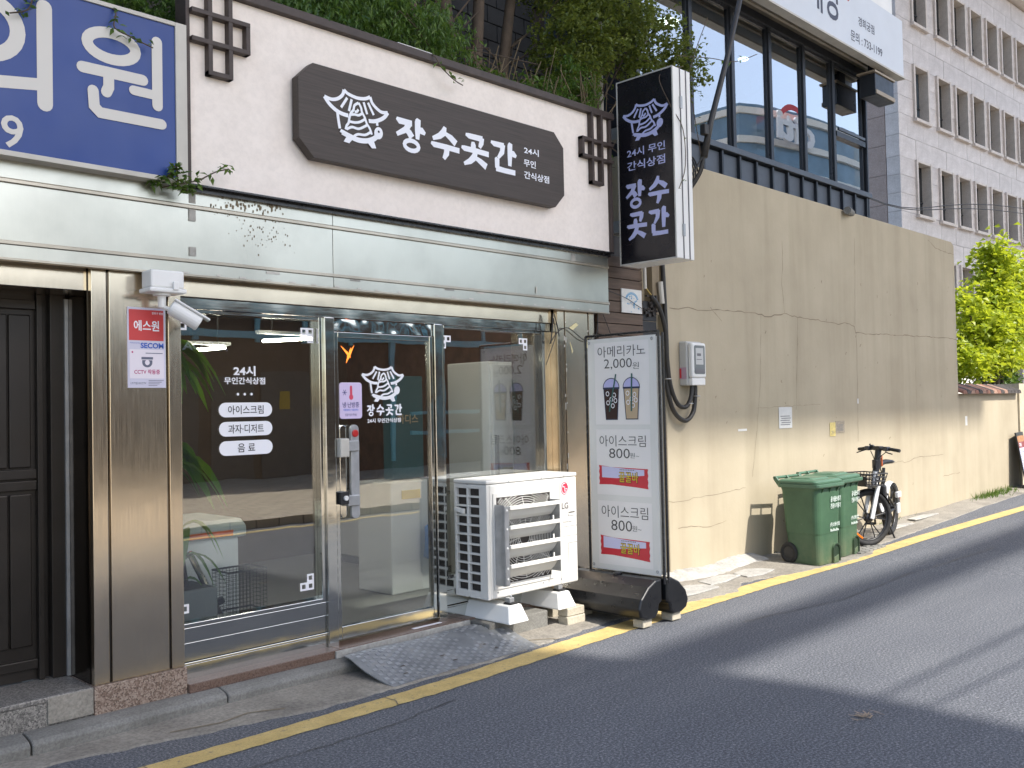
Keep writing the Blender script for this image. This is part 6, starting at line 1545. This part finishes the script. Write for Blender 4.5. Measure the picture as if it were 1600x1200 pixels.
# ================================================================== VEGETATION
def leaves(mb, pts, size, rg, droop=.3, asp=.45, fold=.25):
    for p in pts:
        L = size*rg.uniform(.6, 1.25); w = L*asp
        a = rg.uniform(0, 6.283); el = rg.gauss(-droop, .45)
        d = Vector((math.cos(a)*math.cos(el), math.sin(a)*math.cos(el), math.sin(el)))
        s = d.cross(Vector((rg.gauss(0, .5), rg.gauss(0, .5), 1))); s = s.normalized() if s.length > 1e-6 else Vector((1, 0, 0))
        n = s.cross(d)
        b = Vector(p); m1 = b+d*(L*.45)
        mb.add([b, m1-s*(w*.5)+n*(w*fold), b+d*L-n*(L*.08), m1+s*(w*.5)+n*(w*fold), m1], [(0, 4, 1), (4, 2, 1), (0, 3, 4), (4, 3, 2)])
def cloud(rg, c, r, n, hollow=.5):
    out = []
    while len(out) < n:
        v = Vector((rg.uniform(-1, 1), rg.uniform(-1, 1), rg.uniform(-1, 1)))
        if v.length > 1: continue
        if v.length < hollow and rg.random() < .75: continue
        out.append((c[0]+v.x*r[0], c[1]+v.y*r[1], c[2]+v.z*r[2]))
    return out
LM = {'dark': leafmat('leaf_dark', (.034, .085, .018), (.12, .21, .04), .32), 'mid': leafmat('leaf_mid', (.04, .10, .018), (.14, .23, .04), .35), 'olive': leafmat('leaf_olive', (.06, .10, .02), (.20, .24, .05), .4), 'bright': leafmat('leaf_bright', (.22, .32, .02), (.50, .56, .06), .5)}
bark = concrete('bark', (.11, .08, .055), (.055, .04, .03), 9, .7, .4)
def shrub(name, lab, base, clumps, leaf, size, n, seed, cat='shrub', grp=None, stems=5, droop=.3, asp=.45, hollow=.4):
    rg = random.Random(seed); t = thing(name, lab, cat, base, grp)
    m = MB()
    for k in range(stems):
        c = clumps[k % len(clumps)]; b = Vector(base)+Vector((rg.gauss(0, .08), rg.gauss(0, .05), 0)); e = Vector(c[:3])+Vector((rg.gauss(0, c[3]*.4), 0, rg.gauss(0, .1)))
        mid = (b+e)/2+Vector((rg.gauss(0, .12), rg.gauss(0, .08), .05)); r = rg.uniform(.008, .018)
        m.tube(sp([b, mid, e], 4), [r*(1-.09*i) for i in range(9)], 5)
        for q in range(5):
            s_ = b.lerp(e, rg.uniform(.3, .95)); m.tube(sp([s_, s_+Vector((rg.gauss(0, .15), rg.gauss(-.05, .12), rg.uniform(.0, .25))), s_+Vector((rg.gauss(0, .3), rg.gauss(-.1, .2), rg.uniform(-.1, .4)))], 3), .004, 4)
    m.build('stem', bark, t)
    m = MB(); tot = sum(c[3]*c[4]*c[5] for c in clumps)
    for c in clumps:
        k = int(n*c[3]*c[4]*c[5]/tot)
        # leaves sit on little sprays so that gaps and clumps show
        for (x, y, z) in cloud(rg, c[:3], c[3:], max(8, k//9), hollow):
            dv = Vector((rg.gauss(0, 1), rg.gauss(0, 1), rg.gauss(-.2, .7))).normalized()*rg.uniform(.5, 1.4)*size*2.2
            leaves(m, [(x+dv.x*q/8+rg.gauss(0, size*.35), y+dv.y*q/8+rg.gauss(0, size*.35), z+dv.z*q/8+rg.gauss(0, size*.3)) for q in range(9)], size, rg, droop, asp)
    m.build('foliage', LM[leaf], t)
    return t
G1 = 'shrubs growing on the roof above the shop sign'
shrub('climbing_shrub', 'dark climber hanging over the top of the blue sign', (1.9, 5.5, 3.1), [(1.5, 5.35, 4.05, .6, .3, .32), (2.15, 5.32, 3.95, .45, .25, .25), (2.3, 5.25, 3.78, .2, .15, .12)], 'dark', .05, 9000, 1, grp=G1)
shrub('climbing_shrub', 'dense dark green shrub above the left end of the sign panel', (3.1, 5.7, 3.0), [(2.75, 5.5, 4.35, .45, .35, .35), (3.3, 5.45, 4.35, .5, .35, .38), (3.75, 5.4, 4.35, .35, .3, .33), (3.0, 5.6, 4.9, .6, .4, .4), (3.3, 5.1, 4.12, .9, .16, .10)], 'dark', .055, 20000, 2, grp=G1, droop=.7, asp=.33)
shrub('climbing_shrub', 'pointed-leaf shrub over the middle of the sign panel', (4.3, 5.8, 3.0), [(4.0, 5.45, 4.4, .42, .35, .42), (4.45, 5.4, 4.38, .35, .3, .38), (4.2, 5.7, 4.95, .5, .4, .35), (4.62, 5.25, 4.22, .16, .14, .22), (4.85, 5.5, 4.5, .2, .2, .3)], 'mid', .06, 15000, 3, grp=G1, droop=.8, asp=.3)
shrub('low_shrub', 'broad-leaf shrub at the foot of the trunks behind the sign', (5.3, 5.6, 3.0), [(4.95, 5.4, 4.14, .18, .16, .15), (5.25, 5.5, 4.2, .25, .2, .2), (5.65, 5.5, 4.2, .25, .2, .2)], 'mid', .06, 2600, 4, grp=G1, asp=.55)
shrub('low_shrub', 'bushy shrub above the right corner lattice of the sign', (6.2, 5.6, 3.0), [(6.0, 5.4, 4.2, .25, .2, .25), (6.35, 5.45, 4.35, .25, .25, .4), (6.55, 5.5, 4.05, .2, .2, .4)], 'mid', .035, 6500, 5, grp=G1, asp=.6)
shrub('evergreen_tree', 'round-leaved tree leaning over the top of the light box sign', (6.5, 6.1, 3.0), [(6.7, 5.7, 5.0, .45, .45, .4), (7.2, 5.6, 5.3, .5, .45, .4), (7.7, 5.5, 5.25, .45, .4, .34), (8.05, 5.45, 5.05, .3, .3, .3), (7.45, 5.5, 4.85, .35, .3, .22), (6.5, 5.6, 4.6, .3, .3, .35), (6.9, 5.9, 5.9, .8, .5, .5)], 'olive', .045, 19000, 6, cat='tree', grp=G1, stems=9, asp=.75)
shrub('evergreen_tree', 'dark tree crown filling the top of the frame above the trunks', (5.4, 6.6, 3.0), [(5.0, 6.4, 6.1, .9, .6, .4), (6.0, 6.4, 6.2, .8, .5, .4), (4.2, 6.3, 5.7, .7, .5, .4), (5.5, 6.7, 5.5, .6, .25, .3)], 'dark', .06, 9000, 7, cat='tree', grp=G1, stems=6)
# bare trunks behind the sign
G2 = 'bare tree trunks behind the shop sign'
trk = [((5.15, 6.0, 3.0), (5.05, 6.0, 4.4), (4.9, 6.05, 6.2), .06), ((5.45, 6.1, 3.0), (5.5, 6.1, 4.5), (5.3, 6.1, 6.3), .085), ((5.85, 6.1, 3.0), (5.80, 6.1, 4.4), (5.95, 6.1, 6.3), .075), ((6.15, 6.2, 3.0), (6.2, 6.2, 4.4), (6.55, 6.25, 6.2), .07), ((4.75, 6.3, 3.0), (4.85, 6.3, 4.5), (4.7, 6.3, 6.2), .05)]
for i, (a, b, c, r) in enumerate(trk):
    t = thing('bare_trunk', ['slim trunk behind the low shrub, second from the left', 'thick brown trunk in the middle of the group behind the sign', 'straight trunk right of the thick one behind the sign', 'trunk leaning right above the right half of the sign', 'leftmost slim trunk half hidden by leaves'][i], 'tree', a, G2)
    rg = random.Random(40+i)
    m = MB(); P = sp([a, b, c], 8); m.tube(P, [r*(1-.025*k)*rg.uniform(.92, 1.08) for k in range(len(P))], 9); m.build('trunk', bark, t, smooth=True)
    m = MB()
    for k in range(9):
        q = Vector(a).lerp(Vector(c), rg.uniform(.3, .95)); s_ = rg.choice((-1, 1)); m.tube(sp([q, q+Vector((s_*rg.uniform(.1, .25), rg.gauss(-.1, .1), rg.uniform(.1, .3))), q+Vector((s_*rg.uniform(.2, .6), rg.gauss(-.2, .2), rg.uniform(.2, .8)))], 4), [.012, .011, .01, .009, .008, .007, .006, .005, .004], 5)
    m.build('branch', bark, t)
# dry twigs
rg = random.Random(77); m = MB()
for k in range(130):
    b = Vector((rg.uniform(4.8, 6.6), rg.uniform(5.2, 5.7), 3.95+abs(rg.gauss(0, .1)))); d = Vector((rg.gauss(0, .18), rg.gauss(-.02, .08), rg.uniform(.15, .55)))
    m.tube(sp([b, b+d*.5+Vector((rg.gauss(0, .05), 0, 0)), b+d], 3), rg.uniform(.0025, .005), 4)
tag(m.build('dry_twigs', mat('dry_twig', (.16, .12, .07), .9)), 'tangle of dry twigs on the roof behind the sign', 'twigs', kind='stuff')
# vines hanging down by the blue sign corner and over the panel
def vine(lab, P, leaf, size, n, seed, grp=None):
    rg = random.Random(seed); t = thing('hanging_vine', lab, 'vine', P[0], grp)
    Q = sp(P, 8); m = MB(); m.tube(Q, .004, 5); m.build('stem', bark, t)
    m = MB(); leaves(m, [tuple(rg.choice(Q)+Vector((rg.gauss(0, .012), rg.gauss(-.012, .01), rg.gauss(0, .012)))) for _ in range(n)], size, rg, .1, .45); m.build('foliage', LM[leaf], t)
vine('leafy vine sprig at the lower right corner of the blue sign', [(2.30, 4.98, 2.86), (2.36, 4.84, 2.87), (2.46, 4.80, 2.90), (2.56, 4.79, 2.96), (2.64, 4.79, 2.99)], 'mid', .045, 60, 1)
vine('bushy vine tuft below the blue sign corner', [(2.25, 4.90, 2.87), (2.30, 4.83, 2.90), (2.34, 4.81, 2.96), (2.36, 4.82, 2.86), (2.44, 4.83, 2.84)], 'mid', .055, 110, 2)
vine('drooping twig hanging over the middle of the sign top rail', [(4.15, 5.1, 4.15), (4.2, 4.85, 4.05), (4.26, 4.81, 3.96), (4.36, 4.80, 3.90), (4.45, 4.81, 3.885)], 'mid', .06, 14, 3)
vine('thin vine trailing over the letters of the blue sign', [(2.02, 5.0, 3.80), (2.03, 4.83, 3.72), (2.02, 4.82, 3.63), (2.10, 4.815, 3.60), (2.22, 4.81, 3.57)], 'dark', .05, 30, 4)
vine('small vine tip at the top left letter of the blue sign', [(1.60, 5.0, 3.80), (1.62, 4.83, 3.68), (1.60, 4.82, 3.60), (1.52, 4.82, 3.56)], 'dark', .045, 24, 5)
vine('bare vine crossing the face of the light box', [(6.5, 4.36, 4.40), (6.295, 4.45, 4.30), (6.292, 4.36, 4.05), (6.40, 4.31, 3.85), (6.42, 4.31, 3.55), (6.31, 4.30, 3.35)], 'mid', .03, 9, 6)
vine('bare vine hanging in front of the cafe windows', [(7.9, 5.0, 5.4), (7.55, 5.0, 4.75), (7.62, 5.0, 4.4), (7.75, 5.0, 3.9)], 'mid', .04, 12, 7)
vine('thin twig reaching right in front of the cafe windows', [(7.5, 5.1, 4.95), (7.9, 5.0, 5.0), (8.3, 4.95, 5.05), (8.65, 4.9, 5.2)], 'mid', .06, 10, 8)
# dark wall and pale pipe behind the greenery
bwv = thing('rear_wall', 'dark grey block wall behind the shrubs above the shop', 'wall', (5, 7.6, 3))
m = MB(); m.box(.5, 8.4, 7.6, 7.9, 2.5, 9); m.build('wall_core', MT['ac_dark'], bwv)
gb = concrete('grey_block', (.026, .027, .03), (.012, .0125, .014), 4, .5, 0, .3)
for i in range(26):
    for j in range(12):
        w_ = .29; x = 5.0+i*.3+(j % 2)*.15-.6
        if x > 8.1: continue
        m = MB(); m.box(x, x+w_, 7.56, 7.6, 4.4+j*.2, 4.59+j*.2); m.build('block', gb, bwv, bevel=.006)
pv = thing('downpipe', 'pale plastic downpipe half hidden by leaves behind the sign corner', 'pipe', (6.9, 5.75, 3))
m = MB(); m.tube([(7.33, 5.9, 3.0), (7.33, 5.9, 6.6)], .028, 12); m.build('pipe', MT['cream'], pv, smooth=True)
for z in (4.5, 5.4):
    m = MB(); m.lathe((7.33, 5.9, z), (0, 0, 1), [(0, .034), (.06, .034)], 12); m.build('joint', MT['cream'], pv)
lbk = thing('white_lath', 'short white lath lying on the sign top rail among leaves', 'lath', (4.05, 4.95, 4.056))
m = MB(); m.box(3.95, 4.25, 4.90, 4.96, 4.057, 4.085); m.build('strip', MT['white'], lbk)
# garden trees right
G3 = 'young bright green trees behind the garden wall'
def gtree(lab, base, clumps, n, seed):
    t = shrub('garden_tree', lab, base, clumps, 'bright', .13, n, seed, 'tree', G3, stems=0, asp=.8, hollow=.2, droop=.2)
    rg = random.Random(seed); m = MB(); b = Vector(base)
    for k, c in enumerate(clumps):
        e = Vector(c[:3]); r = .05; m.tube(sp([b+Vector((rg.gauss(0, .1), 0, 0)), b.lerp(e, .5)+Vector((rg.gauss(0, .15), 0, .2)), e], 4), [r*(1-.09*i) for i in range(9)], 6)
    m.build('trunk', bark, t)
gtree('tall slim bright green tree next to the end of the beige wall', (19.4, 6.1, .1), [(19.55, 6.1, 4.25, .36, .32, .42), (19.4, 6.1, 3.55, .48, .35, .42), (17.95, 6.1, 3.45, .36, .25, .18), (18.75, 6.1, 3.0, .75, .4, .32), (19.7, 6.1, 3.05, .7, .4, .34), (18.15, 6.1, 2.35, .75, .35, .3), (19.5, 6.1, 2.45, .8, .4, .26)], 7600, 31)
gtree('fuller green tree beside the slim one, above the tiled garden wall', (21.3, 6.3, .1), [(21.3, 6.4, 4.2, .6, .4, .48), (20.7, 6.4, 3.5, .6, .4, .5), (21.6, 6.4, 3.3, .6, .4, .5), (21.1, 6.4, 2.55, .8, .4, .36)], 6000, 32)
shrub('garden_shrub', 'low dark shrub behind the globe lamp', (16.8, 6.4, .1), [(16.6, 6.4, 1.95, .5, .3, .3), (17.4, 6.4, 1.9, .4, .3, .25)], 'mid', .07, 2200, 33, asp=.6)
shrub('garden_shrub', 'low green shrub under the fuller garden tree', (20.0, 6.3, .1), [(19.6, 6.3, 1.85, .5, .3, .25), (20.6, 6.3, 1.9, .5, .3, .25)], 'mid', .08, 2000, 34, asp=.6)
